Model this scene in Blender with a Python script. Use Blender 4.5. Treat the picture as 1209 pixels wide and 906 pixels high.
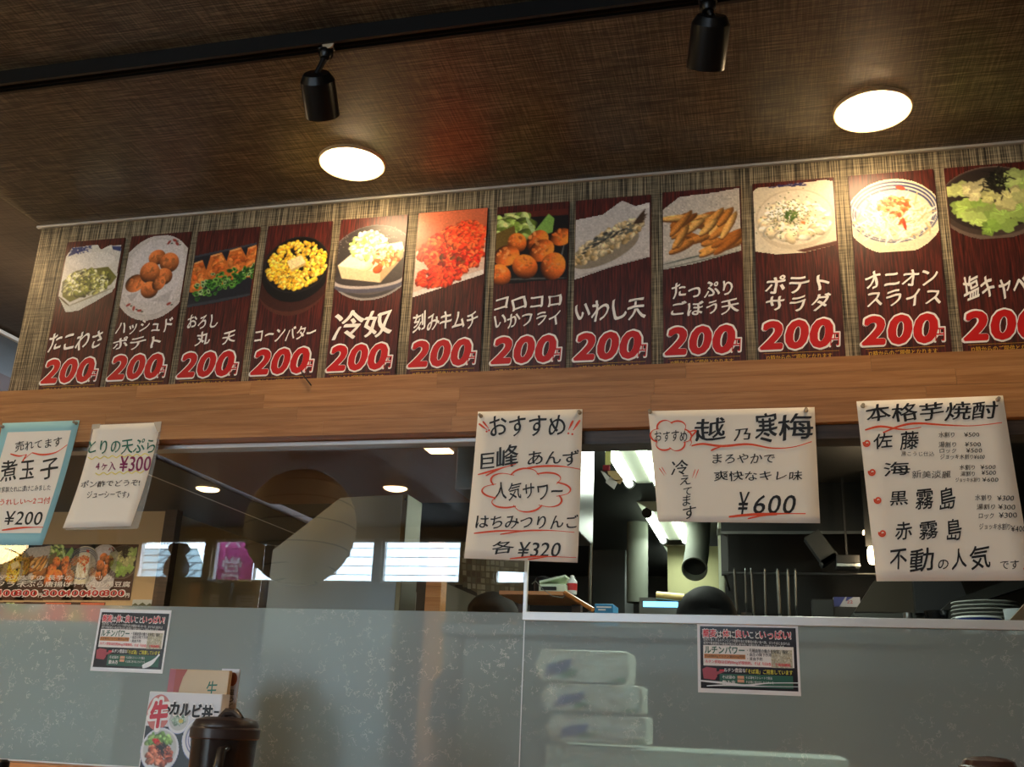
import bpy, bmesh, math, random
import numpy as np
from mathutils import Vector, Matrix

R = random.Random(7)
NR = np.random.RandomState(5)
S = bpy.context.scene
COL = S.collection
for o in list(bpy.data.objects):
    bpy.data.objects.remove(o)

# ------------------------------------------------------------------ camera
EYE = 1.20                                   # seated eye height
FPX, YAW, PITCH, ROLL = 1187.75, 0.255472, 0.318779, -0.043467
RM = (Matrix.Rotation(YAW, 3, 'Z') @ Matrix.Rotation(PITCH, 3, 'X') @ Matrix.Rotation(ROLL, 3, 'Y'))
cam = bpy.data.objects.new('camera', bpy.data.cameras.new('camera'))
COL.objects.link(cam)
cam.data.lens = FPX / 1209 * 36
cam.data.sensor_width = 36
cam.data.clip_start = 0.02
m4 = Matrix.Identity(4)
r_, f_, u_ = RM.col[0], RM.col[1], RM.col[2]
for i in range(3):
    m4[i][0], m4[i][1], m4[i][2] = r_[i], u_[i], -f_[i]
m4[2][3] = EYE
cam.matrix_world = m4
S.camera = cam

def at(px, py, Y):
    """the point of the vertical plane y = Y seen at a pixel of the photograph"""
    d = RM @ Vector(((px - 604.5) / FPX, 1, (453 - py) / FPX))
    return Vector((d.x * Y / d.y, Y, EYE + d.z * Y / d.y))

def atz(px, py, Z):
    d = RM @ Vector(((px - 604.5) / FPX, 1, (453 - py) / FPX))
    k = (Z - EYE) / d.z
    return Vector((d.x * k, d.y * k, Z))

# ------------------------------------------------------------------ view, sky
S.view_settings.view_transform = 'Standard'
S.view_settings.look = 'None'
S.view_settings.gamma = 1
S.view_settings.use_curve_mapping = False
S.view_settings.exposure = 0.15
SKY = 17.0
w = bpy.data.worlds.new('sky')
S.world = w
w.use_nodes = True
bg = w.node_tree.nodes['Background']
bg.inputs[0].default_value = (0.66, 0.84, 1.0, 1)
bg.inputs[1].default_value = SKY
DOWNLIGHT_W, FLUO, = 16.5, 9.0
WARM = (1.0, 0.76, 0.48)

# ------------------------------------------------------------------ materials
def lin(c):
    return tuple((x / 12.92 if x <= .04045 else ((x + .055) / 1.055) ** 2.4) for x in (v / 255 for v in c))

def rgba(c):
    return (*lin(c), 1)

MATS = {}
def mat(name, c=(128, 128, 128), rough=.5, metal=0, emit=None, es=0, spec=.5, trans=0, ior=1.45, alpha=1):
    if name in MATS:
        return MATS[name]
    m = bpy.data.materials.new(name)
    m.use_nodes = True
    b = m.node_tree.nodes['Principled BSDF']
    b.inputs['Base Color'].default_value = rgba(c)
    b.inputs['Roughness'].default_value = rough
    b.inputs['Metallic'].default_value = metal
    b.inputs['Specular IOR Level'].default_value = spec
    b.inputs['Transmission Weight'].default_value = trans
    b.inputs['IOR'].default_value = ior
    b.inputs['Alpha'].default_value = alpha
    if emit:
        b.inputs['Emission Color'].default_value = (*emit, 1)
        b.inputs['Emission Strength'].default_value = es
    MATS[name] = m
    return m

def nd(m, t, **kw):
    n = m.node_tree.nodes.new(t)
    for k, v in kw.items():
        if k in n.inputs:
            n.inputs[k].default_value = v
        else:
            setattr(n, k, v)
    return n

def lk(m, a, b):
    m.node_tree.links.new(a, b)

def coords(m, scale, rot=(0, 0, 0), kind='Object'):
    tc = nd(m, 'ShaderNodeTexCoord')
    mp = nd(m, 'ShaderNodeMapping')
    mp.inputs['Scale'].default_value = scale
    mp.inputs['Rotation'].default_value = rot
    lk(m, tc.outputs[kind], mp.inputs[0])
    return mp.outputs[0]

def ramp(m, fac, stops):
    n = nd(m, 'ShaderNodeValToRGB')
    e = n.color_ramp.elements
    while len(e) < len(stops):
        e.new(.5)
    for q, (p, c) in zip(e, stops):
        q.position = p
        q.color = rgba(c)
    lk(m, fac, n.inputs[0])
    return n.outputs[0]

def noise(m, vec, scale=1, detail=2, rough=.5, dist=0):
    n = nd(m, 'ShaderNodeTexNoise', Scale=scale, Detail=detail, Roughness=rough, Distortion=dist)
    lk(m, vec, n.inputs['Vector'])
    return n.outputs[0]

def math_(m, op, a, b):
    n = nd(m, 'ShaderNodeMath', operation=op)
    for i, v in enumerate((a, b)):
        if isinstance(v, (int, float)):
            n.inputs[i].default_value = v
        else:
            lk(m, v, n.inputs[i])
    return n.outputs[0]

def weave(name, s1, s2, mix, stops, rough, bump=.3, spec=.3):
    """woven paper: long threads along two axes"""
    m = mat(name, rough=rough, spec=spec)
    b = m.node_tree.nodes['Principled BSDF']
    n1 = noise(m, coords(m, s1), detail=2, rough=.6)
    n2 = noise(m, coords(m, s2), detail=2, rough=.6)
    f = math_(m, 'ADD', math_(m, 'MULTIPLY', n1, mix), math_(m, 'MULTIPLY', n2, 1 - mix))
    big = noise(m, coords(m, (3, 3, 3)), detail=3)
    f2 = math_(m, 'ADD', f, math_(m, 'MULTIPLY', math_(m, 'SUBTRACT', big, .5), .12))
    lk(m, ramp(m, f2, stops), b.inputs['Base Color'])
    bp = nd(m, 'ShaderNodeBump', Strength=bump, Distance=.002)
    lk(m, f, bp.inputs['Height'])
    lk(m, bp.outputs[0], b.inputs['Normal'])
    return m

M_WALL = weave('woven_wallpaper', (400, 400, 6), (16, 16, 380), .78,
               [(.38, (44, 39, 32)), (.5, (112, 102, 82)), (.62, (176, 162, 132))], .6)
M_CEIL = weave('woven_ceiling_paper', (12, 400, 10), (380, 12, 10), .64,
               [(.38, (46, 43, 36)), (.5, (82, 76, 62)), (.63, (136, 126, 104))], .34, spec=.55)
M_CEIL2 = weave('grey_ceiling_paper', (8, 200, 10), (200, 8, 10), .6,
                [(.35, (66, 60, 54)), (.65, (92, 84, 76))], .5, bump=.1)

def wood(name, c1, c2, c3, grain=(2.5, 30, 60), rough=.42):
    m = mat(name, rough=rough)
    b = m.node_tree.nodes['Principled BSDF']
    oi = nd(m, 'ShaderNodeObjectInfo')
    tc = nd(m, 'ShaderNodeTexCoord')
    add = nd(m, 'ShaderNodeVectorMath', operation='MULTIPLY_ADD')
    cmb = nd(m, 'ShaderNodeCombineXYZ')
    lk(m, oi.outputs['Random'], cmb.inputs[0])
    lk(m, oi.outputs['Random'], cmb.inputs[2])
    lk(m, cmb.outputs[0], add.inputs[0])
    add.inputs[1].default_value = (37, 11, 53)
    lk(m, tc.outputs['Object'], add.inputs[2])
    mp = nd(m, 'ShaderNodeMapping')
    mp.inputs['Scale'].default_value = grain
    lk(m, add.outputs[0], mp.inputs[0])
    n = noise(m, mp.outputs[0], scale=1.6, detail=6, rough=.65, dist=.5)
    col = ramp(m, n, [(.3, c1), (.5, c2), (.72, c3)])
    hs = nd(m, 'ShaderNodeHueSaturation')
    v = math_(m, 'ADD', math_(m, 'MULTIPLY', oi.outputs['Random'], .26), .87)
    lk(m, v, hs.inputs['Value'])
    lk(m, col, hs.inputs['Color'])
    lk(m, hs.outputs[0], b.inputs['Base Color'])
    return m

M_BEAM = wood('laminated_beam_wood', (150, 98, 52), (176, 120, 68), (196, 142, 88))
M_WOOD2 = wood('orange_wood', (170, 105, 50), (200, 130, 66), (215, 150, 85))
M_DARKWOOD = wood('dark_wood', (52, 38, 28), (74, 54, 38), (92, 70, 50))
M_PWOOD = mat('poster_wood_print', rough=.38)
_b = M_PWOOD.node_tree.nodes['Principled BSDF']
_n = noise(M_PWOOD, coords(M_PWOOD, (220, 60, 14)), scale=1, detail=4, rough=.6, dist=.4)
lk(M_PWOOD, ramp(M_PWOOD, _n, [(.3, (34, 16, 14)), (.5, (72, 30, 24)), (.7, (112, 44, 34))]), _b.inputs['Base Color'])

M_PAPER = mat('white_paper', (244, 237, 224), .75)
M_INK = mat('black_ink', (18, 17, 20), .5)
M_RED = mat('orange_red_marker', (226, 78, 40), .5)
M_GREEN = mat('green_marker', (12, 104, 84), .5)
M_PURPLE = mat('purple_marker', (130, 20, 84), .5)
M_YELLOW = mat('yellow_marker', (236, 222, 110), .5)
M_WHITEP = mat('white_print', (250, 246, 240), .45)
M_PRICE = mat('price_red', (196, 24, 22), .4)
M_GOLD = mat('yellow_print', (214, 168, 50), .45)
M_BLACKM = mat('black_satin_metal', (14, 14, 15), .32, .3)
M_TRACK = mat('black_track', (12, 12, 12), .4)
M_STEEL = mat('stainless_steel', (150, 152, 150), .28, 1)
M_STEELD = mat('dull_stainless', (84, 84, 80), .42, 1)
M_BSTEEL = mat('brushed_hood_steel', (150, 98, 56), .3, .2)
_b = M_BSTEEL.node_tree.nodes['Principled BSDF']
_n = noise(M_BSTEEL, coords(M_BSTEEL, (300, 4, 4)), detail=3)
lk(M_BSTEEL, math_(M_BSTEEL, 'ADD', math_(M_BSTEEL, 'MULTIPLY', _n, .15), .26), _b.inputs['Roughness'])
M_DARK = mat('plain_dark', (30, 30, 29), .6)  # plain dark colour for fittings and the shade discs in the ducts
M_DUCT = mat('galvanised_duct', (96, 100, 90), .75, 0, spec=.2)
M_WHITE = mat('white_plastic', (232, 232, 228), .4)
M_ALU = mat('pale_aluminium', (214, 214, 212), .35, .35)
M_CREAM = mat('cream_wall_paint', (206, 178, 134), .8)
M_GREYW = mat('grey_wall_paint', (104, 106, 108), .7)
M_FLOOR = mat('floor_vinyl', (140, 130, 118), .5)
M_HAIR = mat('black_hair', (10, 9, 9), .75, spec=.2)
M_SKIN = mat('skin', (196, 150, 120), .5)
M_SHIRT = mat('dark_shirt', (34, 34, 40), .8)
M_PAPERG = mat('printed_colours', rough=.35)
_b = M_PAPERG.node_tree.nodes['Principled BSDF']
_a = nd(M_PAPERG, 'ShaderNodeAttribute', attribute_name='print')
lk(M_PAPERG, _a.outputs['Color'], _b.inputs['Base Color'])
M_TUBE = mat('fluorescent_tube', (255, 255, 255), emit=(.86, 1.0, .84), es=FLUO)
M_LED = mat('downlight_diffuser', (255, 240, 210), emit=(1.0, .70, .38), es=DOWNLIGHT_W * 3.4)
M_LANTERN = mat('lantern_paper', (250, 236, 206), .9)
M_LANTERN_LIT = mat('lit_lantern_paper', (230, 205, 150), .9, emit=(1.0, .74, .36), es=13)

def glassy(name, refl, tint=(1, 1, 1)):
    m = bpy.data.materials.new(name)
    m.use_nodes = True
    nt = m.node_tree
    nt.nodes.clear()
    out = nd(m, 'ShaderNodeOutputMaterial')
    mix = nd(m, 'ShaderNodeMixShader')
    lw = nd(m, 'ShaderNodeLayerWeight', Blend=.25)
    tr = nd(m, 'ShaderNodeBsdfTransparent')
    tr.inputs[0].default_value = (*tint, 1)
    gl = nd(m, 'ShaderNodeBsdfGlossy', Roughness=0)
    f = math_(m, 'MINIMUM', math_(m, 'ADD', math_(m, 'MULTIPLY', lw.outputs['Fresnel'], .9), refl), 1)
    lk(m, f, mix.inputs[0])
    lk(m, tr.outputs[0], mix.inputs[1])
    lk(m, gl.outputs[0], mix.inputs[2])
    lk(m, mix.outputs[0], out.inputs[0])
    MATS[name] = m
    return m
M_GLASS = glassy('clear_glass', .035)
M_SLEEVE = glassy('clear_plastic', .10)

# scratched frosted sheet: diffuse film, part of the light goes through and is spread
M_FROST = bpy.data.materials.new('scratched_frosted_sheet')
M_FROST.use_nodes = True
_m = M_FROST
_m.node_tree.nodes.clear()
_out = nd(_m, 'ShaderNodeOutputMaterial')
_mix = nd(_m, 'ShaderNodeMixShader')
_p = nd(_m, 'ShaderNodeBsdfPrincipled', Roughness=.32)
_p.inputs['Specular IOR Level'].default_value = .5
_r = nd(_m, 'ShaderNodeBsdfRefraction', Roughness=.13, IOR=1.25)
_r.inputs[0].default_value = (.95, 1, .98, 1)
_d = noise(_m, coords(_m, (1, 1, 1)), scale=7, detail=2)
_vec = coords(_m, (1, 1, 1))
_warp = nd(_m, 'ShaderNodeTexNoise', Scale=42, Detail=3)
lk(_m, _vec, _warp.inputs['Vector'])
_va = nd(_m, 'ShaderNodeVectorMath', operation='MULTIPLY_ADD')
lk(_m, _warp.outputs['Color'], _va.inputs[0])
_va.inputs[1].default_value = (.05, .05, .05)
lk(_m, _vec, _va.inputs[2])
_vo = nd(_m, 'ShaderNodeTexVoronoi', Scale=75, feature='DISTANCE_TO_EDGE')
lk(_m, _va.outputs[0], _vo.inputs['Vector'])
_line = math_(_m, 'LESS_THAN', _vo.outputs['Distance'], .045)
_brk = math_(_m, 'GREATER_THAN', noise(_m, _vec, scale=60, detail=1), .57)
_big = nd(_m, 'ShaderNodeMapRange')
_big.inputs[1].default_value = .42
_big.inputs[2].default_value = .66
lk(_m, noise(_m, _vec, scale=3.4, detail=2), _big.inputs[0])
_scr = math_(_m, 'MULTIPLY', math_(_m, 'MULTIPLY', _line, _brk), _big.outputs[0])
_cm = nd(_m, 'ShaderNodeMixRGB')
_cm.inputs[1].default_value = rgba((182, 198, 195))
_cm.inputs[2].default_value = rgba((250, 252, 250))
lk(_m, math_(_m, 'MULTIPLY', _scr, .95), _cm.inputs[0])
lk(_m, _cm.outputs[0], _p.inputs['Base Color'])
_mix.inputs[0].default_value = .48
lk(_m, _p.outputs[0], _mix.inputs[2])
lk(_m, _r.outputs[0], _mix.inputs[1])
lk(_m, _mix.outputs[0], _out.inputs[0])

M_FCLEAR = bpy.data.materials.new('acrylic_back')
M_FCLEAR.use_nodes = True
M_FCLEAR.node_tree.nodes.clear()
_o2 = nd(M_FCLEAR, 'ShaderNodeOutputMaterial')
_r2 = nd(M_FCLEAR, 'ShaderNodeBsdfRefraction', Roughness=.02, IOR=1.25)
_r2.inputs[0].default_value = (.95, 1, .98, 1)
lk(M_FCLEAR, _r2.outputs[0], _o2.inputs[0])
def film_front(o):
    o.data.materials.append(M_FCLEAR)
    for p in o.data.polygons:
        if p.normal.y > -.9: p.material_index = 1

# ------------------------------------------------------------------ object helpers
def tag(o, label=None, cat=None, group=None, kind=None):
    if label: o['label'] = label
    if cat: o['category'] = cat
    if group: o['group'] = group
    if kind: o['kind'] = kind
    return o

def empty(name, loc=(0, 0, 0), label=None, cat=None, group=None):
    o = bpy.data.objects.new(name, None)
    o.empty_display_size = .05
    COL.objects.link(o)
    o.location = loc
    return tag(o, label, cat, group)

def origin(o):
    v = Vector((0, 0, 0))
    while o is not None:
        v += Vector(o.location)
        o = o.parent
    return v

class MB:
    """collects shapes given in world coordinates and links them as one mesh"""
    def __init__(s):
        s.bm = bmesh.new()
    def box(s, lo, hi, bev=0):
        lo, hi = Vector(lo), Vector(hi)
        r = bmesh.ops.create_cube(s.bm, size=1)
        vs = r['verts']
        d = hi - lo
        for v in vs:
            v.co = Vector((lo[i] + (v.co[i] + .5) * d[i] for i in range(3)))
        if bev:
            es = list({e for v in vs for e in v.link_edges})
            bmesh.ops.bevel(s.bm, geom=es, offset=bev, segments=2, affect='EDGES', profile=.5)
        return s
    def poly(s, pts, vec=None):
        vs = [s.bm.verts.new(Vector(p)) for p in pts]
        f = s.bm.faces.new(vs)
        if vec is not None:
            r = bmesh.ops.extrude_face_region(s.bm, geom=[f])
            for g in r['geom']:
                if isinstance(g, bmesh.types.BMVert):
                    g.co += Vector(vec)
        return s
    def tube(s, pts, rad, n=12, cap=True):
        pts = [Vector(p) for p in pts]
        rads = rad if isinstance(rad, (list, tuple)) else [rad] * len(pts)
        rings = []
        up = None
        for i, p in enumerate(pts):
            d = (pts[min(i + 1, len(pts) - 1)] - pts[max(i - 1, 0)]).normalized()
            if up is None:
                a = Vector((0, 0, 1)) if abs(d.z) < .9 else Vector((0, 1, 0))
                up = d.cross(a).normalized()
            up = (up - d * up.dot(d)).normalized()
            sd = d.cross(up)
            rings.append([s.bm.verts.new(p + (up * math.cos(t) + sd * math.sin(t)) * rads[i])
                          for t in (2 * math.pi * k / n for k in range(n))])
        for a, b in zip(rings, rings[1:]):
            for k in range(n):
                s.bm.faces.new((a[k], a[(k + 1) % n], b[(k + 1) % n], b[k]))
        if cap:
            s.bm.faces.new(rings[0][::-1])
            s.bm.faces.new(rings[-1])
        return s
    def lathe(s, c, prof, n=32, axis=(0, 0, 1), cap=False):
        """prof: (radius, height) pairs along axis from c"""
        c = Vector(c); ax = Vector(axis).normalized()
        q = Vector((0, 0, 1)).rotation_difference(ax)
        prev = None
        for r, h in prof:
            ring = [s.bm.verts.new(c + q @ Vector((r * math.cos(t), r * math.sin(t), h)))
                    for t in (2 * math.pi * k / n for k in range(n))]
            if prev:
                for k in range(n):
                    s.bm.faces.new((prev[k], prev[(k + 1) % n], ring[(k + 1) % n], ring[k]))
            elif cap:
                s.bm.faces.new(ring[::-1])
            prev = ring
        if cap:
            s.bm.faces.new(prev)
        return s
    def build(s, name, m, parent=None, smooth=True, ang=35):
        bmesh.ops.recalc_face_normals(s.bm, faces=s.bm.faces)
        if parent is not None:
            off = origin(parent)
            for v in s.bm.verts:
                v.co -= off
        me = bpy.data.meshes.new(name)
        s.bm.to_mesh(me)
        s.bm.free()
        me.materials.append(m)
        if smooth:
            for p in me.polygons:
                p.use_smooth = True
            try:
                me.set_sharp_from_angle(angle=math.radians(ang))
            except Exception:
                pass
        o = bpy.data.objects.new(name, me)
        COL.objects.link(o)
        o.parent = parent
        return o

def raw(name, verts, faces, m, parent=None):
    me = bpy.data.meshes.new(name)
    off = origin(parent) if parent is not None else Vector((0, 0, 0))
    V = np.asarray(verts, dtype=float) - np.array(off)
    me.from_pydata(V.tolist(), [], faces)
    me.materials.append(m)
    o = bpy.data.objects.new(name, me)
    COL.objects.link(o)
    o.parent = parent
    return o

def dup(o, loc, label=None, rot=None):
    r = o.copy(); COL.objects.link(r); r.location = loc
    if rot is not None: r.rotation_euler = rot
    if label: r['label'] = label
    for ch in list(o.children):
        c = ch.copy(); COL.objects.link(c); c.parent = r
        for g in list(ch.children):
            d = g.copy(); COL.objects.link(d); d.parent = c
    return r

# ------------------------------------------------------------------ lettering
GL = {}
def glyph(ch):
    if ch in GL:
        return GL[ch]
    c = bpy.data.curves.new('g', 'FONT')
    c.body = ch; c.size = 1; c.resolution_u = 3
    o = bpy.data.objects.new('g', c)
    COL.objects.link(o)
    me = bpy.data.meshes.new_from_object(o.evaluated_get(bpy.context.evaluated_depsgraph_get()))
    V = np.array([v.co[:2] for v in me.vertices]) if len(me.vertices) else np.zeros((0, 2))
    F = [tuple(p.vertices) for p in me.polygons]
    bpy.data.objects.remove(o); bpy.data.curves.remove(c); bpy.data.meshes.remove(me)
    GL[ch] = (V, F)
    return GL[ch]

def ring(r, n=8):
    return [(r * math.cos(2 * math.pi * k / n), r * math.sin(2 * math.pi * k / n)) for k in range(n)]
PEN = [(-.008, -.006), (0, 0), (.008, .006)]
FAT = [(-.013, -.009), (-.006, -.005), (0, 0), (.006, .005), (.013, .009)]
BRUSH = [(-.024, -.018), (-.016, -.008), (-.006, -.008), (0, 0), (.006, .004), (.016, .012), (.024, .018), (.004, -.016)]

class Ink:
    """flat print: mapf takes page x (right), y (down), lift towards the reader"""
    def __init__(s, mapf, lift=.0006):
        s.mapf, s.lift, s.V, s.F, s.k = mapf, lift, [], [], 0
    def add(s, P, F, lift=0):
        b = len(s.V)
        s.V += [tuple(s.mapf(x, y, s.lift + lift)) for x, y in P]
        s.F += [tuple(i + b for i in f) for f in F]
    def text(s, t, box, nib=PEN, jit=0, tilt=0, slope=0, shear=0, wob=0, gap=0):
        x0, y0, x1, y1 = box
        out = []
        cx = 0
        for ch in t:
            if ch == ' ':
                cx += .5; continue
            V, F = glyph(ch)
            if not len(V):
                cx += .5; continue
            V = V.copy()
            if ord(ch) < 256:
                V[:, 0] -= V[:, 0].min(); adv = V[:, 0].max() + .1
            else:
                adv = 1.0
            c = (V.max(0) + V.min(0)) / 2
            V -= c
            if wob:
                ph = R.uniform(0, 6)
                V = V + wob * np.stack([np.sin(V[:, 1] * 7 + ph), np.cos(V[:, 0] * 6 + ph * 2)], 1)
            V[:, 1] += tilt * V[:, 0]
            V[:, 0] += shear * V[:, 1]
            if jit:
                a = R.uniform(-jit, jit); k = 1 + R.uniform(-jit, jit)
                V = (V @ np.array([[math.cos(a), math.sin(a)], [-math.sin(a), math.cos(a)]])) * k
                V[:, 1] += R.uniform(-jit, jit) * .5
            V += c
            V[:, 0] += cx
            cx += adv + gap
            out.append((V, F))
        if not out:
            return s
        A = np.concatenate([v for v, f in out])
        lo, hi = A.min(0), A.max(0)
        sx = (x1 - x0) / max(hi[0] - lo[0], .05)
        sy = (y1 - y0) / max(hi[1] - lo[1], .3)
        for V, F in out:
            for j, (dx, dy) in enumerate(nib):
                X = x0 + (V[:, 0] + dx - lo[0]) * sx
                Y = y1 - (V[:, 1] + dy - lo[1]) * sy + slope * (X - x0)
                s.add(np.stack([X, Y], 1), F, j * 1.5e-5)
        return s
    def stroke(s, pts, wd, taper=True, n=6):
        P = [np.array(p, float) for p in pts]
        Q = []
        for i in range(len(P) - 1):
            a = P[max(i - 1, 0)]; b = P[i]; c = P[i + 1]; d = P[min(i + 2, len(P) - 1)]
            for k in range(n):
                t = k / n
                Q.append(.5 * ((2 * b) + (c - a) * t + (2 * a - 5 * b + 4 * c - d) * t * t + (-a + 3 * b - 3 * c + d) * t ** 3))
        Q.append(P[-1])
        L, m = [], len(Q)
        for i, q in enumerate(Q):
            d = Q[min(i + 1, m - 1)] - Q[max(i - 1, 0)]
            d = d / (np.linalg.norm(d) + 1e-9)
            k = i / (m - 1)
            wv = wd / 2 * ((.45 + .75 * math.sin(math.pi * min(1, k * 1.15 + .12))) if taper else 1)
            nrm = np.array([-d[1], d[0]]) * wv
            L += [q + nrm, q - nrm]
        s.k += 1
        s.add(L, [(2 * i, 2 * i + 1, 2 * i + 3, 2 * i + 2) for i in range(m - 1)], 2e-5 * (s.k % 9))
        return s
    def rect(s, x0, y0, x1, y1, lift=0):
        s.add([(x0, y0), (x1, y0), (x1, y1), (x0, y1)], [(0, 1, 2, 3)], lift)
        return s
    def disc(s, cx, cy, rx, ry=None, n=24, lift=0):
        ry = ry or rx
        s.add([(cx + rx * math.cos(2 * math.pi * k / n), cy + ry * math.sin(2 * math.pi * k / n)) for k in range(n)], [tuple(range(n))], lift)
        return s
    def build(s, name, m, parent=None, stuff=False):
        o = raw(name, s.V, s.F, m, parent)
        return o

# ------------------------------------------------------------------ painted pictures (printed photographs of dishes)
class Pic:
    SS = 3
    def __init__(s, W, H, seed=1):
        s.W, s.H = W, H
        w, h = W * s.SS, H * s.SS
        s.C = np.zeros((h, w, 3)); s.A = np.zeros((h, w))
        yy, xx = np.mgrid[0:h, 0:w]
        s.X = (xx + .5) / w; s.Y = (yy + .5) / w       # unit = picture width
        s.r = np.random.RandomState(seed)
    def put(s, mask, col):
        s.C[mask] = col if np.ndim(col) == 1 else col[mask]
        s.A[mask] = 1
    def ell(s, cx, cy, rx, ry, col, a=0, shade=0, clip=None):
        ca, sa = math.cos(a), math.sin(a)
        dx, dy = s.X - cx, s.Y - cy
        u = (dx * ca + dy * sa) / rx; v = (-dx * sa + dy * ca) / ry
        d = u * u + v * v
        m = d < 1
        if clip is not None: m &= clip
        if shade:
            k = 1 + shade * (-.55 * (u + v) - .5 * d + .25)
            s.put(m, np.clip(np.array(col)[None, None] * k[..., None], 0, 255))
        else:
            s.put(m, np.array(col, float))
        return m
    def poly(s, pts, col):
        m = np.zeros_like(s.A, bool)
        n = len(pts)
        for i in range(n):
            (x1, y1), (x2, y2) = pts[i], pts[(i + 1) % n]
            if y1 == y2: continue
            c = ((s.Y < y1) != (s.Y < y2)) & (s.X < (x2 - x1) * (s.Y - y1) / (y2 - y1) + x1)
            m ^= c
        s.put(m, np.array(col, float))
        return m
    def line(s, x1, y1, x2, y2, wd, col):
        dx, dy = x2 - x1, y2 - y1
        L = math.hypot(dx, dy) + 1e-9
        return s.ell((x1 + x2) / 2, (y1 + y2) / 2, L / 2 + wd / 2, wd, col, math.atan2(dy, dx))
    def heap(s, n, cx, cy, rx, ry, size, cols, shade=.5, asp=.6, clip=None):
        pts = []
        for _ in range(n):
            t, q = s.r.uniform(0, 2 * math.pi), math.sqrt(s.r.uniform(0, 1))
            pts.append((cx + rx * q * math.cos(t), cy + ry * q * math.sin(t)))
        pts.sort(key=lambda p: p[1])
        for x, y in pts:
            c = np.array(cols[s.r.randint(len(cols))], float) * s.r.uniform(.85, 1.1)
            k = size * s.r.uniform(.7, 1.3)
            s.ell(x, y, k, k * asp, c, s.r.uniform(0, 3.1), shade, clip)
    def grain(s, amt, mask=None):
        h, w = s.A.shape
        g = s.r.normal(0, 1, (h // 6 + 2, w // 6 + 2))
        g = np.kron(g, np.ones((6, 6)))[:h, :w] + .6 * np.kron(s.r.normal(0, 1, (h // 3 + 2, w // 3 + 2)), np.ones((3, 3)))[:h, :w]
        k = 1 + amt * g
        if mask is not None: k = np.where(mask, k, 1)
        s.C *= k[..., None]
    def mesh(s, name, width, y0=0):
        """vertex-coloured grid, local x right, z down, facing -y"""
        n = s.SS
        a = s.A.reshape(s.H, n, s.W, n).mean((1, 3))
        c = (s.C * s.A[..., None]).reshape(s.H, n, s.W, n, 3).mean((1, 3)) / np.maximum(a, 1e-3)[..., None]
        c = np.clip(c, 0, 255) / 255
        c = np.where(c <= .04045, c / 12.92, ((c + .055) / 1.055) ** 2.4)
        st = width / s.W
        gx, gy = np.meshgrid(np.arange(s.W), np.arange(s.H))
        V = np.stack([(gx + .5) * st, np.zeros_like(gx, float), -(gy + .5) * st - y0], -1).reshape(-1, 3)
        idx = np.arange(s.W * s.H).reshape(s.H, s.W)
        ok = a > .5
        q = ok[:-1, :-1] & ok[1:, :-1] & ok[:-1, 1:] & ok[1:, 1:]
        F = np.stack([idx[:-1, :-1], idx[1:, :-1], idx[1:, 1:], idx[:-1, 1:]], -1)[q]
        me = bpy.data.meshes.new(name)
        me.from_pydata(V.tolist(), [], F.tolist())
        at_ = me.attributes.new('print', 'FLOAT_COLOR', 'POINT')
        buf = np.ones((len(V), 4)); buf[:, :3] = c.reshape(-1, 3)
        at_.data.foreach_set('color', buf.ravel())
        me.materials.append(M_PAPERG)
        return me

def full(p, col=(0, 0, 0)):
    return p.ell(.5, .6, 9, 9, col)

def pic_takowasa():
    p = Pic(88, 106, 11)
    p.poly([(.02, .20), (.10, .05), (.55, .03), (.62, .12), (.75, .06), (.97, .07), (.99, .78), (.70, .98), (.42, 1.12), (.22, 1.10), (.02, .85)], (214, 212, 206))
    p.poly([(.10, .06), (.45, .04), (.42, .10), (.06, .2)], (52, 62, 110))
    for _ in range(60): p.ell(p.r.uniform(.07, .46), p.r.uniform(.05, .17), .013, .01, (205, 205, 210) if p.r.rand() < .5 else (44, 52, 120))
    p.poly([(.80, .08), (.97, .10), (.97, .18), (.83, .14)], (60, 70, 120))
    p.ell(.5, .30, .40, .14, (226, 224, 220), .02)
    p.poly([(.05, .62), (.25, .45), (.8, .42), (.98, .6), (.9, .72), (.45, .88), (.25, .96), (.1, .86)], (112, 112, 52))
    m = p.X * 0 + 1 > 0
    p.heap(190, .48, .66, .40, .20, .055, [(150, 150, 84), (178, 178, 120), (120, 124, 54), (196, 198, 160), (86, 92, 38)], .7)
    p.poly([(.02, .85), (.12, .90), (.26, 1.0), (.5, .92), (.97, .74), (.95, .84), (.62, 1.02), (.35, 1.12), (.2, 1.12)], (208, 210, 204))
    p.line(.04, .86, .25, 1.02, .012, (96, 84, 60)); p.line(.25, 1.02, .95, .77, .012, (150, 146, 120))
    p.grain(.03); return p
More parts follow.
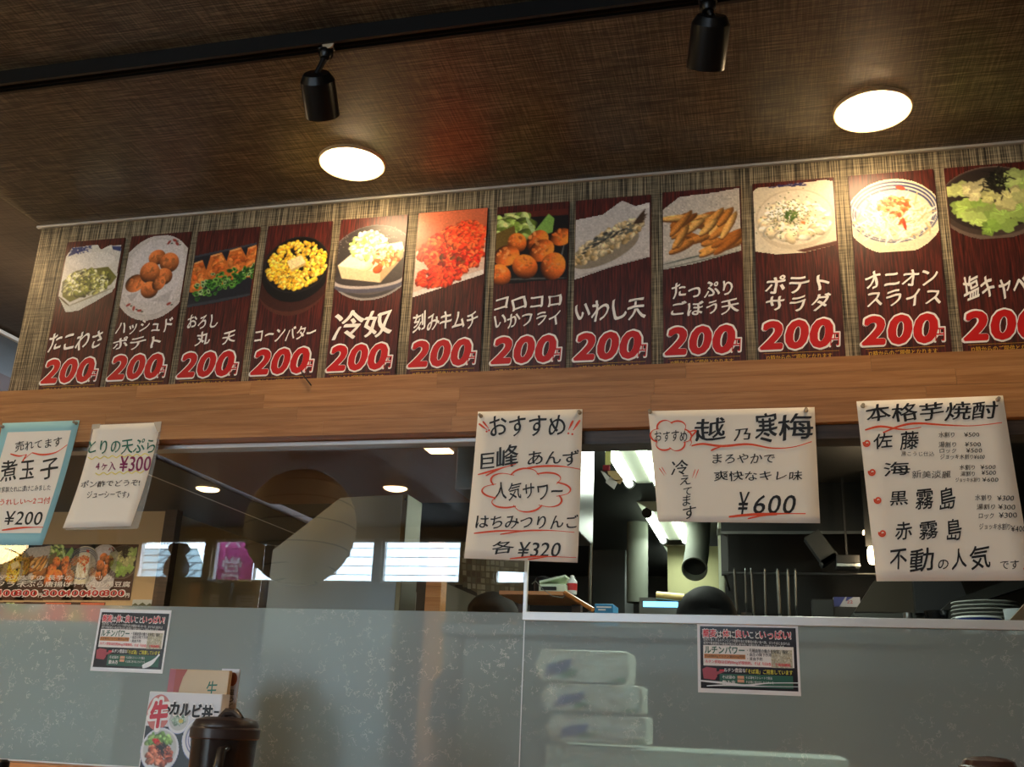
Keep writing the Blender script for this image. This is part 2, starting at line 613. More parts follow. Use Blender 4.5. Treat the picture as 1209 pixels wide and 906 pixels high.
def pic_hash():
    p = Pic(88, 122, 12)
    p.ell(.5, .68, .64, .69, (206, 200, 196))
    p.ell(.5, .67, .57, .62, (192, 186, 184)); p.ell(.5, .67, .555, .605, (214, 208, 206))
    p.poly([(.1, .35), (.35, .05), (.4, .2), (.9, .15), (.98, .6), (.85, 1.1), (.4, 1.08), (.08, .98)], (222, 216, 216))
    p.poly([(.1, .95), (.3, .9), (.2, 1.05)], (190, 184, 184)); p.poly([(.5, 1.06), (.85, .9), (.8, 1.1)], (196, 190, 190))
    for x, y in ((.75, .1), (.66, .13), (.8, .16), (.25, 1.16), (.35, 1.2), (.82, 1.12), (.15, 1.1)):
        p.ell(x, y, .04, .02, (156, 60, 50), p.r.uniform(0, 3)); p.ell(x + .05, y + .02, .02, .01, (60, 70, 50))
    for x, y, a in ((.5, .36, .14), (.72, .46, .17), (.66, .68, .15), (.2, .76, .16), (.42, .60, .18), (.46, .88, .15), (.6, .78, .12)):
        p.ell(x, y, a, a * .88, (188, 106, 56), p.r.uniform(0, 3), .75)
        p.heap(10, x, y, a * .6, a * .5, .03, [(204, 124, 70), (190, 108, 58)], .1)
    p.grain(.03); return p
def pic_maruten():
    p = Pic(88, 100, 13)
    p.poly([(0, .22), (.99, .08), (.99, .92), (.5, 1.0), (0, 1.05)], (36, 38, 46))
    p.poly([(0, .22), (.99, .08), (.99, .12), (0, .26)], (62, 66, 76)); p.poly([(0, 1.0), (.99, .88), (.99, .92), (0, 1.05)], (58, 62, 70))
    for x, y, ww in ((.10, .52, .14), (.38, .42, .19), (.68, .36, .19), (.94, .34, .14)):
        p.poly([(x - ww, y + .28), (x - ww * .6, y - .18), (x + ww * .3, y - .22), (x + ww, y - .02), (x + ww * .8, y + .3)], (214, 116, 50))
        p.heap(26, x, y + .04, ww * .6, .2, .05, [(230, 140, 70), (196, 96, 40), (222, 126, 56)], .3)
        p.line(x - ww * .6, y - .17, x + ww * .3, y - .2, .014, (240, 176, 110))
    for _ in range(120):
        t = p.r.uniform(0, 1); x = .1 + .88 * t; y = .82 - .28 * t + p.r.normal(0, .07)
        a, k = p.r.uniform(0, 3), p.r.uniform(.03, .055)
        c = [(70, 140, 50), (120, 180, 80), (40, 96, 36), (170, 206, 140)][p.r.randint(4)]
        p.ell(x, y, k, k * .6, c, a); p.ell(x, y, k * .55, k * .28, (28, 48, 24), a)
    p.grain(.03); return p
def pic_corn():
    p = Pic(88, 122, 14)
    p.ell(.5, .75, .58, .58, (84, 48, 38)); p.ell(.5, .70, .60, .56, (60, 34, 28))
    p.ell(.52, .62, .53, .50, (24, 22, 22)); p.ell(.52, .54, .50, .44, (44, 42, 40)); p.ell(.52, .54, .48, .42, (22, 20, 18))
    p.heap(420, .52, .55, .45, .37, .036, [(240, 184, 50), (246, 200, 66), (232, 168, 40), (250, 214, 100)], .45, .8)
    for _ in range(60): p.ell(.52 + p.r.normal(0, .2), .6 + p.r.normal(0, .14), .008, .006, (90, 60, 20))
    p.poly([(.36, .48), (.58, .40), (.66, .52), (.44, .62)], (244, 226, 170)); p.poly([(.44, .62), (.66, .52), (.66, .56), (.44, .66)], (214, 180, 110))
    p.grain(.03); return p
def pic_tofu():
    p = Pic(88, 112, 15)
    p.ell(.52, .64, .66, .58, (150, 146, 146)); p.ell(.52, .62, .64, .56, (70, 66, 68)); p.ell(.52, .60, .62, .53, (96, 90, 90)); p.ell(.52, .58, .60, .50, (58, 54, 54))
    p.ell(.5, 1.0, .5, .1, (84, 84, 100))
    for _ in range(90): p.ell(p.r.uniform(0, 1), p.r.uniform(.1, .5), .01, .008, (120, 114, 110))
    p.heap(0, 0, 0, 0, 0, .1, [(0, 0, 0)])
    p.ell(.5, .92, .52, .12, (178, 170, 170)); p.ell(.5, .88, .5, .12, (66, 60, 60))
    p.poly([(.02, .66), (.3, .42), (.95, .36), (.99, .5), (.68, .92), (.1, .84)], (246, 236, 214))
    p.poly([(.02, .66), (.1, .68), (.66, .80), (.68, .96), (.1, .86)], (214, 196, 160)); p.poly([(.66, .80), (.98, .46), (.98, .6), (.68, .96)], (186, 158, 120))
    p.heap(150, .45, .38, .26, .2, .05, [(240, 246, 214), (206, 228, 150), (250, 250, 236), (170, 206, 110)], .4)
    p.heap(90, .72, .58, .2, .14, .04, [(214, 140, 80), (232, 180, 120), (190, 96, 50), (244, 214, 170)], .4)
    p.ell(.45, .70, .10, .07, (250, 236, 190), 0, .3); p.ell(.62, .76, .07, .06, (196, 84, 40), 0, .4)
    p.grain(.02); return p
def pic_kimchi():
    p = Pic(88, 118, 16)
    m = full(p, (186, 96, 66))
    k = np.clip(1.25 - .35 * p.Y - .1 * p.X, .5, 1.3)
    p.C *= k[..., None]
    p.poly([(0, 1.36), (0, .6), (.3, .35), (.99, .3), (.99, 1.08)], (226, 196, 180)); p.poly([(0, 1.2), (.99, .92), (.99, 1.0), (0, 1.28)], (236, 226, 220))
    p.poly([(0, 1.28), (.99, 1.0), (.99, 1.4), (0, 1.4)], (70, 30, 26)); p.A[(p.Y > 1.28 - .28 * p.X)] = 0
    p.heap(110, .18, .62, .14, .12, .05, [(214, 54, 26), (230, 80, 40)], .5)
    p.heap(420, .55, .62, .42, .34, .055, [(222, 50, 26), (240, 84, 44), (200, 34, 20), (250, 110, 60)], .6)
    p.heap(200, .70, .40, .28, .20, .05, [(226, 60, 30), (244, 96, 50)], .6)
    p.heap(130, .35, 1.0, .32, .14, .05, [(206, 44, 24), (230, 74, 40)], .6)
    p.heap(14, .5, .75, .2, .1, .04, [(120, 60, 30), (160, 30, 16)], .4)
    p.grain(.03); return p
def pic_koro():
    p = Pic(88, 96, 17)
    full(p, (26, 24, 24)); p.poly([(0, 0), (.99, .0), (.99, .10), (.5, .09)], (96, 40, 30))
    p.A[p.Y > 1.06 - .02 * p.X] = 0
    p.heap(60, .24, .24, .26, .2, .10, [(120, 150, 60), (160, 186, 96), (90, 110, 44), (186, 206, 130)], .5)
    p.poly([(0, .3), (.25, .2), (.3, .45), (0, .6)], (110, 90, 40)); p.poly([(.5, .35), (.72, .06), (.8, .14), (.78, .34), (.6, .4)], (140, 190, 90))
    p.line(.42, .1, .56, .4, .03, (190, 220, 150)); p.line(.0, .98, .99, 1.02, .012, (90, 90, 90)); p.line(.95, .5, .86, .95, .01, (110, 110, 110))
    for x, y, a in ((.30, .46, .15), (.58, .46, .17), (.90, .42, .15), (.16, .64, .18), (.64, .60, .18), (.08, .92, .17), (.42, .82, .19), (.80, .84, .20)):
        p.ell(x, y, a, a * .85, (222, 108, 40), p.r.uniform(0, 3), .8)
        p.heap(12, x - .02, y - .03, a * .6, a * .5, .03, [(236, 128, 56), (226, 112, 44), (244, 150, 80)], .1)
    p.grain(.03); return p
def pic_iwashi():
    p = Pic(88, 110, 18)
    p.poly([(0, .24), (.36, .19), (.62, .0), (.80, .10), (.99, .06), (.99, .86), (.45, .98), (0, 1.12)], (206, 200, 196))
    p.poly([(.75, .12), (.99, .06), (.99, .14), (.80, .18)], (226, 222, 216)); p.line(0, 1.08, .99, .84, .008, (170, 164, 160))
    p.ell(.4, .70, .48, .20, (150, 138, 120), -.42)
    for i in range(300):
        t = p.r.uniform(-1, 1); wv = .2 * math.sqrt(max(0, 1 - t * t)) + .02
        u, v = .48 * t, p.r.uniform(-wv, wv)
        x = .43 + u * .92 - v * .4; y = .60 - u * .42 + v * .92
        c = [(206, 184, 140), (226, 206, 166), (180, 152, 104), (214, 196, 156)][p.r.randint(4)]
        p.ell(x, y, .045, .032, c, p.r.uniform(0, 3), .4)
    for i in range(46):
        t = p.r.uniform(-.8, .9); x = .40 + .42 * t + p.r.normal(0, .02); y = .56 - .2 * t + p.r.normal(0, .035)
        p.ell(x, y, .035, .014, [(90, 92, 88), (60, 60, 56), (130, 124, 100)][p.r.randint(3)], -.4)
    for i in range(10): p.line(.78, .36, .88 + p.r.uniform(0, .07), .16 + p.r.uniform(0, .2), .014, (76, 58, 44))
    p.grain(.03); return p
def pic_gobou():
    p = Pic(88, 100, 19)
    p.poly([(0, .25), (.22, .08), (.66, .06), (.8, .04), (.99, .02), (.99, .9), (.5, 1.02), (0, 1.1)], (206, 198, 188))
    p.poly([(0, 1.0), (.5, .95), (.99, .78), (.99, .92), (.4, 1.06), (0, 1.12)], (190, 188, 180)); p.line(0, 1.04, .99, .84, .012, (96, 104, 96)); p.line(0, 1.1, .99, .92, .008, (110, 116, 106))
    for i in range(34):
        x, y = .5 + p.r.uniform(-.32, .4), .56 + p.r.uniform(-.2, .3)
        a = p.r.normal(-.5, .45); L = p.r.uniform(.14, .24)
        c = [(190, 124, 56), (210, 150, 76), (164, 98, 40), (222, 170, 96)][p.r.randint(4)]
        p.ell(x, y + .02, L, .045, (120, 76, 40), a); p.ell(x, y, L, .042, c, a, .5); p.ell(x - .02, y - .01, L * .7, .016, tuple(min(255, v * 1.15) for v in c), a)
    p.grain(.04); return p
def pic_potato():
    p = Pic(88, 92, 20)
    p.poly([(.0, .08), (.05, .04), (.9, .0), (.99, .03), (.99, .92), (.6, 1.0), (.25, 1.0), (0, .94)], (222, 212, 190))
    for i in range(40): p.ell(p.r.uniform(.2, .7), p.r.uniform(.015, .06), .02, .012, (44, 44, 96))
    p.ell(.5, .52, .48, .42, (206, 194, 170)); p.ell(.5, .50, .45, .38, (228, 218, 198))
    p.poly([(.5, .96), (.99, .86), (.99, .92), (.6, .99)], (90, 50, 40))
    p.heap(240, .5, .56, .40, .24, .075, [(246, 236, 208), (232, 218, 184), (250, 244, 224), (222, 204, 166)], .35)
    p.heap(90, .42, .40, .24, .12, .06, [(250, 244, 224), (238, 226, 196)], .35)
    for i in range(210): p.ell(.44 + p.r.normal(0, .15), .48 + p.r.normal(0, .12), .009, .007, [(60, 84, 30), (96, 110, 50), (40, 60, 24)][p.r.randint(3)])
    p.heap(30, .46, .47, .07, .07, .02, [(60, 90, 34), (90, 116, 50)], .2); p.ell(.6, .58, .03, .02, (226, 130, 70), .3)
    p.grain(.02); return p
def pic_onion():
    p = Pic(92, 96, 21)
    p.ell(.5, .56, .56, .52, (236, 228, 196))
    p.ell(.5, .50, .52, .42, (56, 66, 110)); p.ell(.5, .505, .50, .40, (232, 226, 206)); p.ell(.5, .51, .485, .385, (52, 60, 110)); p.ell(.5, .52, .47, .37, (226, 220, 200)); p.ell(.5, .53, .46, .355, (60, 68, 112)); p.ell(.5, .54, .44, .34, (224, 216, 190))
    for i in range(420):
        x, y = .5 + p.r.normal(0, .2), .60 + p.r.normal(0, .13)
        if (x - .5) ** 2 / .21 + (y - .6) ** 2 / .1 > 1: continue
        a = p.r.uniform(0, 3.1); L = p.r.uniform(.05, .12)
        p.ell(x, y, L, .011, [(250, 244, 224), (232, 220, 184), (206, 188, 140), (255, 252, 240)][p.r.randint(4)], a)
    for i in range(36): p.line(.2 + p.r.uniform(0, .4), .36 + p.r.normal(0, .05), .3 + p.r.uniform(0, .4), .3 + p.r.normal(0, .05), .008, (246, 238, 214))
    p.heap(110, .50, .42, .18, .14, .035, [(228, 110, 50), (240, 150, 90), (214, 80, 34), (246, 196, 150)], .3)
    p.line(.6, .6, .62, .75, .02, (206, 60, 30)); p.line(.6, .6, .55, .68, .02, (226, 90, 40)); p.ell(.6, .18, .06, .03, (206, 60, 30), .4)
    p.grain(.02); return p
def pic_cabbage():
    p = Pic(92, 92, 22)
    p.ell(.5, .52, .62, .50, (110, 94, 84)); p.ell(.5, .50, .60, .46, (72, 60, 54)); p.ell(.5, .47, .56, .42, (50, 42, 38))
    L = [(.12, .35, .16, (196, 206, 130)), (.22, .55, .2, (176, 206, 104)), (.45, .62, .22, (166, 204, 96)), (.3, .72, .18, (190, 216, 120)), (.6, .7, .2, (170, 206, 104)), (.82, .62, .22, (180, 212, 110)), (.86, .3, .22, (186, 214, 116)), (.68, .2, .18, (196, 216, 130)),
         (.26, .3, .13, (232, 226, 166)), (.35, .38, .13, (236, 228, 170)), (.68, .48, .2, (222, 220, 150)), (.5, .44, .12, (214, 214, 140)), (.9, .46, .14, (210, 216, 140)), (.44, .86, .12, (150, 190, 84))]
    for x, y, a, c in L:
        for q in range(3):
            ox, oy = x + p.r.normal(0, .03), y + p.r.normal(0, .03)
            ph = p.r.uniform(0, 6)
            k_ = (.84, 1.0, .94)[q]
            rad = [a * (1.15 - .2 * q) * (.72 + .22 * math.sin(2 * t + ph) + .10 * math.sin(7 * t + ph) + .05 * math.sin(15 * t)) for t in (2 * math.pi * i / 40 for i in range(40))]
            p.poly([(ox + rr_ * math.cos(2 * math.pi * i / 40), oy + .8 * rr_ * math.sin(2 * math.pi * i / 40)) for i, rr_ in enumerate(rad)], tuple(np.minimum(255, np.array(c) * k_ * p.r.uniform(.95, 1.06))))
        for q in range(4):
            t = ph + (q - 1.5) * .5
            p.line(x, y, x + a * .7 * math.cos(t), y + a * .55 * math.sin(t), .006, tuple(np.minimum(255, np.array(c) * 1.14)))
    for i in range(120):
        x, y = .56 + p.r.normal(0, .07), .22 + p.r.normal(0, .08)
        p.ell(x, y, .04, .008, [(34, 34, 28), (54, 52, 44), (24, 24, 22)][p.r.randint(3)], p.r.uniform(0, 3))
    p.grain(.02); return p

# ------------------------------------------------------------------ the room shell
CZ = EYE + 1.224           # ceiling height
YW = 2.10                  # face of the poster wall
YG = 2.125                 # glass plane
YF = -2.36                 # window wall behind the camera
XL, XR = -6.6, 2.6
def struct(name, mb, m, parent=None, label=None):
    o = mb.build(name, m, parent, smooth=False)
    if parent is None: tag(o, label, kind='structure')
    return o
struct('ceiling', MB().box((-1.902, YF - .1, CZ), (XR, YW + .02, CZ + .05)), M_CEIL, label='dark brown woven-paper ceiling with warm downlights')
struct('ceiling_aisle', MB().box((XL, YF - .1, CZ + .0015), (-1.9035, 7.5, CZ + .05)), M_CEIL2, label='greyer ceiling section beyond the seam on the left')
struct('floor', MB().box((XL, YF - .1, -.06), (XR, 7.5, 0)), M_FLOOR, label='dull vinyl floor')
ZB0, ZB1 = EYE + .593, EYE + .733    # wood beam bottom / top
XE = -1.903
struct('wall_back', MB().box((XE, YW, ZB0 + .02), (XR, YW + .012, CZ)).box((XE + .012, YW + .012, ZB0 + .02), (XR, YW + .1, CZ)), M_WALL, label='woven wallpaper band above the wooden beam, behind the row of posters')
struct('trim_1', MB().box((XE - .012, YW - .009, CZ - .006), (XR, YW, CZ), .001), M_ALU, label='thin pale trim between ceiling and wallpaper')
struct('wall_right', MB().box((XR, YF, 0), (XR + .1, 7.5, CZ)), M_GREYW)
struct('wall_left', MB().box((XL - .1, YF, 0), (XL, 6.1, CZ)), M_CREAM)
struct('wall_kitchen', MB().box((-3.9299, 7.4, 0), (XR, 7.5, CZ)), mat('kitchen_wall', (26, 27, 27), .6))
struct('wall_far', MB().box((XL, 6.0, 0), (-3.93, 6.1, CZ)).box((-3.99, 6.1, 0), (-3.93, 7.4, CZ)), M_CREAM, label='cream wall of the far left room, carrying rows of menu posters')
# service bulkhead and kitchen ceiling
ZK = EYE + 1.0
struct('ceiling_kitchen', MB().box((-1.9, YW + .1, ZK), (XR, 7.4, ZK + .04)).box((-2.46, 3.05, ZK), (-1.9001, 7.4, ZK + .04)), mat('kitchen_ceiling', (24, 24, 22), .5))
struct('bulkhead', MB().box((-2.87, YW + .12, EYE + 1.03), (-2.6, 7.4, CZ)), mat('bulkhead_grey', (66, 66, 66), .6), label='grey boxed bulkhead running back over the aisle')
struct('trim_2', MB().box((-2.6, YW + .12, CZ - .02), (-2.585, 7.3, CZ - .008)).box((-2.885, YW + .12, EYE + 1.03), (-2.872, 7.3, EYE + 1.05)), M_WHITE, label='thin white line along the bulkhead')
struct('trim_3', MB().box((-2.584, YW + .12, EYE + 1.0), (-2.57, 7.3, EYE + 1.06)), mat('rust_brown_trim', (56, 34, 26), .6))

# beam of glued staves
beam = empty('beam', (0, 2.07, ZB0))
tag(beam, 'long laminated wooden beam under the poster row with notes pinned to it', kind='structure')
rows = 4
hh = (ZB1 - ZB0) / rows
YB0, YB1 = 2.055, YW + .0
for r in range(rows):
    x = -3.0 + R.uniform(0, .3)
    zz0 = ZB0 + r * hh
    while x < XR - .01:
        L = R.uniform(.28, .62)
        x2 = min(x + L, XR)
        if x2 - x > .02:
            b = MB().box((x + .0002, YB0 + R.uniform(0, .0004), zz0 + .00015), (x2 - .0002, YB1 + (.02 if x > XE else .0), zz0 + hh - .00015))
            b.build('stave', M_BEAM, beam, smooth=False)
        x = x2
struct('trim_4', MB().box((-3.0, 2.10, ZB0 - .012), (-.44, 2.14, ZB0 - .0005), .002), M_ALU, label='aluminium head channel holding the clear glass under the beam')
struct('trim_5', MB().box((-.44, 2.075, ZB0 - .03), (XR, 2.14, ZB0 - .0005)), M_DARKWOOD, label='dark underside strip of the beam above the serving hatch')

# ------------------------------------------------------------------ glass and frosted screens
ZS = at(620, 724, YG).z
ZP = at(60, 899, YG).z
gx1 = at(621, 700, YG).x
g = empty('window_1', (gx1 - 1, YG, ZS)); tag(g, 'clear glass pane left of the serving hatch, reflecting the dining room', kind='structure')
MB().box((-3.0, YG - .0025, ZS), (gx1 - .006, YG + .0025, ZB0 - .01)).build('pane', M_GLASS, g, smooth=False)
MB().box((gx1 - .004, YG - .006, ZS - .0), (gx1 + .003, YG + .006, ZB0 - .012)).build('edge_strip', M_ALU, g, smooth=False)
fl = MB().box((-3.0, YG - .003, ZP), (gx1 - .001, YG + .003, ZS)).build('frosted_screen', M_FROST, smooth=False)
film_front(fl)
tag(fl, 'left frosted acrylic screen, scratched and brightly lit, below the clear glass', 'screen', 'frosted counter screens')
fr = MB().box((gx1 + .001, YG - .003, ZP), (XR, YG + .003, ZS - .008)).build('frosted_screen', M_FROST, smooth=False)
film_front(fr)
MB().box((gx1 - .001, YG - .0045, ZP), (gx1 + .001, YG - .0031, ZS - .016)).build('seam_strip', M_ALU, fr, smooth=False)
tag(fr, 'right frosted acrylic screen with towel packs showing through, below the open hatch', 'screen', 'frosted counter screens')
MB().box((gx1 - .004, YG - .009, ZS - .016), (XR, YG + .009, ZS + .002), .001).build('top_channel', M_ALU, fr, smooth=False)
struct('trim_6', MB().box((-3.0, YG - .010, ZP - .0035), (XR, YG + .012, ZP - .0005)), M_ALU, label='bottom channel of the frosted screens')
# counter
CT = EYE - .25
ct = MB().box((-3.0, 1.25, CT - .04), (XR - .05, 2.06, CT), .004).build('counter', M_WOOD2, smooth=False)
tag(ct, 'wooden customer counter in front of the frosted screens', 'counter')
lg = MB().box((-3.0, 2.0601, 0), (XR, 2.139, ZP - .004)).build('counter_ledge', M_WOOD2, smooth=False)
tag(lg, 'orange wood ledge carrying the frosted screens, just visible bottom left', 'ledge')
MB().box((-2.9, 1.7, 0), (XR - .1, 1.76, CT - .04)).build('counter_front', M_DARKWOOD, ct, smooth=False)

# ------------------------------------------------------------------ posters over the beam
PX = [-1.808, -1.611, -1.412, -1.211, -1.010, -.804, -.603, -.410, -.206, -.002, .206, .405]
PN = [
 ([('たこわさ', .005, .163, .265, .318)], pic_takowasa, .008, 'small squid and wasabi dish in a blue-rimmed white bowl'),
 ([('ハッシュド', .003, .165, .241, .282), ('ポテト', .003, .14, .288, .325)], pic_hash, .004, 'brown hash potato balls on a white plate'),
 ([('おろし', .01, .095, .236, .276), ('丸', .04, .08, .284, .322), ('天', .115, .15, .284, .322)], pic_maruten, .03, 'orange fish-cake wedges with chopped green onion on a dark tray'),
 ([('コーンバター', .003, .165, .282, .32)], pic_corn, .018, 'yellow corn with a butter square in a black pan'),
 ([('冷奴', .01, .16, .25, .324)], pic_tofu, .010, 'cold tofu block with green and brown topping'),
 ([('刻みキムチ', .007, .167, .262, .318)], pic_kimchi, .0, 'bright red heap of chopped kimchi'),
 ([('コロコロ', .006, .165, .238, .276), ('いかフライ', .006, .163, .28, .318)], pic_koro, .018, 'round orange squid fritters with lettuce on black'),
 ([('いわし天', .005, .165, .26, .313)], pic_iwashi, .008, 'battered sardine tempura on white paper'),
 ([('たっぷり', .02, .153, .232, .272), ('ごぼう天', .018, .165, .277, .315)], pic_gobou, .0, 'pile of brown burdock tempura sticks on white paper'),
 ([('ポテト', .019, .153, .232, .276), ('サラダ', .02, .155, .28, .32)], pic_potato, .004, 'white potato salad with green flecks'),
 ([('オニオン', .02, .165, .235, .276), ('スライス', .02, .165, .281, .32)], pic_onion, .008, 'sliced onion with red flakes in a blue-striped bowl'),
 ([('塩キャベツ', .013, .168, .26, .315)], pic_cabbage, .0, 'pale green cabbage leaves topped with black kelp'),
]
PICS = []
PW, PH, PT = .1775, .455, .004
ZT = EYE + 1.1675
names = ['leftmost poster', 'second poster', 'third poster', 'fourth poster', 'fifth poster', 'sixth poster', 'seventh poster', 'eighth poster', 'ninth poster', 'tenth poster', 'eleventh poster', 'rightmost poster']
price_mesh = {}
for i, (lines, pf, dv, desc) in enumerate(PN):
    x0 = PX[i]
    e = empty('menu_poster', (x0, YW - PT, ZT + (.0, .002, 0, -.001, 0, .001, 0, 0, .003, .006, .006, .006)[i]),
              'menu poster with %s' % desc, 'poster', 'twelve 200 yen dish posters above the beam')
    o0 = origin(e)
    mp = lambda x, y, l, o0=o0: (o0.x + x, o0.y - l, o0.z - y)
    if i == 0:
        board = MB().box((o0.x, o0.y, o0.z - PH), (o0.x + PW, o0.y + PT, o0.z)).build('board', M_PWOOD, e, smooth=False)
        pr = Ink(mp, .0010).text('200', (.006, .342, .152, .402), nib=ring(.042, 10) + [(0, 0)], shear=.16).text('円', (.148, .373, .167, .401), nib=ring(.012, 6), shear=.1).build('price_lettering', M_PRICE, e)
        wh = Ink(mp, .0005).text('200', (.004, .340, .154, .404), nib=ring(.064, 14) + ring(.03, 6), shear=.16).text('円', (.146, .371, .169, .403), nib=ring(.055, 10) + [(0, 0)], shear=.1).build('price_outline', M_WHITEP, e)
        rl = Ink(mp, .0005).rect(.01, .4125, .165, .4132).text('12時からのご提供となります', (.016, .417, .150, .430), nib=[(0, 0), (.03, 0)]).build('small_print', M_GOLD, e)
        shared = [board, pr, wh, rl]
    else:
        for s_ in shared:
            c = s_.copy(); COL.objects.link(c); c.parent = e
    pc = pf()
    me = pc.mesh('dish_picture', PW)
    PICS.append(me)
    po = bpy.data.objects.new('dish_picture', me); COL.objects.link(po); po.parent = e; po.location = (0, -.0004, -dv)
    ink = Ink(mp, .0011)
    for (t, u0, u1, v0, v1) in lines:
        ink.text(t, (u0, v0, u1, v1), nib=BRUSH, jit=.07, tilt=.14, wob=.04)
    ink.build('name_lettering', M_WHITEP, e)

# ------------------------------------------------------------------ handwritten notes
def note(name, off, s, corners, label, cat='sign', colour=M_PAPER, Y=2.0535, curl=.02, group=None, bulge=0, thick=.0006):
    """corners TL TR BR BL in crop pixels; returns (empty, page map)"""
    P = lambda x, y: at(off[0] + x / s, off[1] + y / s, Y)
    TL, TR, BR, BL = [P(*c) for c in corners]
    top = (TL + TR) / 2
    H = top.z - (BL.z + BR.z) / 2
    def bend(v):
        t = max(0, min(1.1, (top.z - v.z) / H))
        return -curl * t * t - bulge * math.sin(math.pi * min(1, t))
    def mp(x, y, l):
        v = P(x, y)
        return (v.x, v.y + bend(v) - l, v.z)
    e = empty(name, (top.x, Y, top.z), label, cat, group)
    n1, n2 = 8, 16
    V, F = [], []
    for k in (0, 1):
        for j in range(n2 + 1):
            for i in range(n1 + 1):
                a = TL.lerp(TR, i / n1); b = BL.lerp(BR, i / n1)
                v = a.lerp(b, j / n2)
                V.append((v.x, v.y + bend(v) + k * thick, v.z))
    N = (n1 + 1) * (n2 + 1)
    for j in range(n2):
        for i in range(n1):
            a = j * (n1 + 1) + i
            F.append((a, a + 1, a + n1 + 2, a + n1 + 1))
            F.append((N + a, N + a + n1 + 1, N + a + n1 + 2, N + a + 1))
    rim = [i for i in range(n1 + 1)] + [(j + 1) * (n1 + 1) - 1 for j in range(1, n2 + 1)] + [N - 1 - i for i in range(1, n1 + 1)] + [(n2 - j) * (n1 + 1) for j in range(1, n2)]
    for a, b in zip(rim, rim[1:] + rim[:1]):
        F.append((a, a + N, b + N, b))
    sh = raw('sheet', V, F, colour, e)
    for p in sh.data.polygons: p.use_smooth = abs(p.normal.y) > .5
    return e, mp

HW = dict(jit=.05, tilt=.12, wob=.022)
def pin(e, mp, x, y, m=None):
    v = Vector(mp(x, y, 0))
    MB().lathe((v.x, v.y + .001, v.z), [(.0045, 0), (.0045, .0025), (.002, .004), (.0018, .009), (.0035, .0105), (.0035, .0125), (.001, .0135)], 12, (0, -1, 0), cap=True).build('push_pin', m or mat('clear_pin', (214, 200, 176), .2, trans=.6), e)

# note A: blue sheet with a white one on it
e, mp = note('price_note', (0, 480), 5.035, [(15, 100), (473, 83), (300, 838), (-130, 838)], 'light blue sheet with a white paper reading 煮玉子 ¥200, leftmost on the beam', colour=mat('light_blue_card', (150, 204, 214), .7), curl=.03)
W = Ink(mp, .0012)
pts = []
for j in range(9):
    t = j / 8
    a = np.array((48, 155)) * (1 - t) + np.array((-110, 765)) * t
    b = np.array((425, 143)) * (1 - t) + np.array((285, 765)) * t
    pts.append((a, b))
W.add([p for ab in pts for p in ab], [(2 * j, 2 * j + 1, 2 * j + 3, 2 * j + 2) for j in range(8)])
W.build('white_paper', M_PAPER, e)
I = Ink(mp, .0018)
I.text('売れてます', (95, 212, 372, 275), nib=PEN, slope=-.12, **HW).text('煮', (15, 320, 112, 452), nib=FAT, **HW).text('玉', (130, 322, 212, 440), nib=FAT, **HW).text('子', (250, 308, 355, 440), nib=FAT, **HW)
I.text('自家製たれに漬けこみました', (5, 484, 318, 522), slope=-.05, nib=[(0, 0)], **HW).text('¥200', (64, 632, 285, 716), nib=PEN, shear=.15, tilt=.0, jit=.03)
I.build('black_lettering', M_INK, e)
I = Ink(mp, .0019)
I.stroke([(68, 285), (120, 298), (165, 288)], 9).stroke([(165, 288), (145, 326), (150, 318), (196, 278)], 7).stroke([(196, 278), (260, 290), (340, 275), (405, 230)], 9)
I.text('うれしい〜2コ付', (25, 556, 322, 600), slope=-.04, **HW).stroke([(55, 748), (180, 732), (298, 730)], 10)
I.build('red_lettering', M_RED, e)
Ink(mp, .0019).disc(2, 574, 11, 12).build('grey_dot', mat('grey_ink', (110, 110, 118)), e)
pin(e, mp, 18, 122); pin(e, mp, 455, 100)

# note B with clear sleeve behind
e, mp = note('price_note', (0, 480), 5.035, [(560, 112), (955, 95), (828, 728), (430, 740)], 'white paper in a clear sleeve with green title とりの天ぷら and purple ¥300', curl=.035)
I = Ink(mp, .001).text('とりの天ぷら', (530, 200, 925, 292), nib=FAT, slope=-.02, **HW); I.build('green_lettering', M_GREEN, e)
I = Ink(mp, .001).text('4ヶ入', (580, 332, 698, 392), nib=FAT, **HW).text('¥300', (722, 300, 905, 392), nib=FAT, shear=.12, slope=-.02); I.build('purple_lettering', M_PURPLE, e)
I = Ink(mp, .0008)
I.stroke([(530 + 24 * k, 312 - k * 1.6 + (7 if k % 2 else -7)) for k in range(16)], 6, False, 3).stroke([(580 + 24 * k, 408 - k * 1.2 + (7 if k % 2 else -7)) for k in range(13)], 6, False, 3)
I.build('yellow_wave', M_YELLOW, e)
I = Ink(mp, .001).text('ポン酢でどうぞ!', (502, 448, 850, 492), slope=-.03, **HW).text('ジューシーです♪', (545, 512, 795, 556), **HW); I.build('black_lettering', M_INK, e)
sl = Ink(mp, -.0014)
sp = []
for j in range(13):
    t = j / 12
    sp += [(545 - 100 * t, 108 + 644 * t), (962 - 92 * t, 90 + 655 * t)]
sl.add(sp, [(2 * j, 2 * j + 1, 2 * j + 3, 2 * j + 2) for j in range(12)])
sl.build('clear_sleeve', mat('sleeve_plastic', (205, 208, 206), .15, alpha=.35), e)
I = Ink(mp, .0014); I.add([(550, 108), (600, 104), (592, 132), (548, 138)], [(0, 1, 2, 3)]); I.add([(915, 95), (962, 90), (955, 150), (935, 152)], [(0, 1, 2, 3)])
I.build('clear_tape', mat('cloudy_tape', (214, 206, 190), .25, alpha=.6), e)

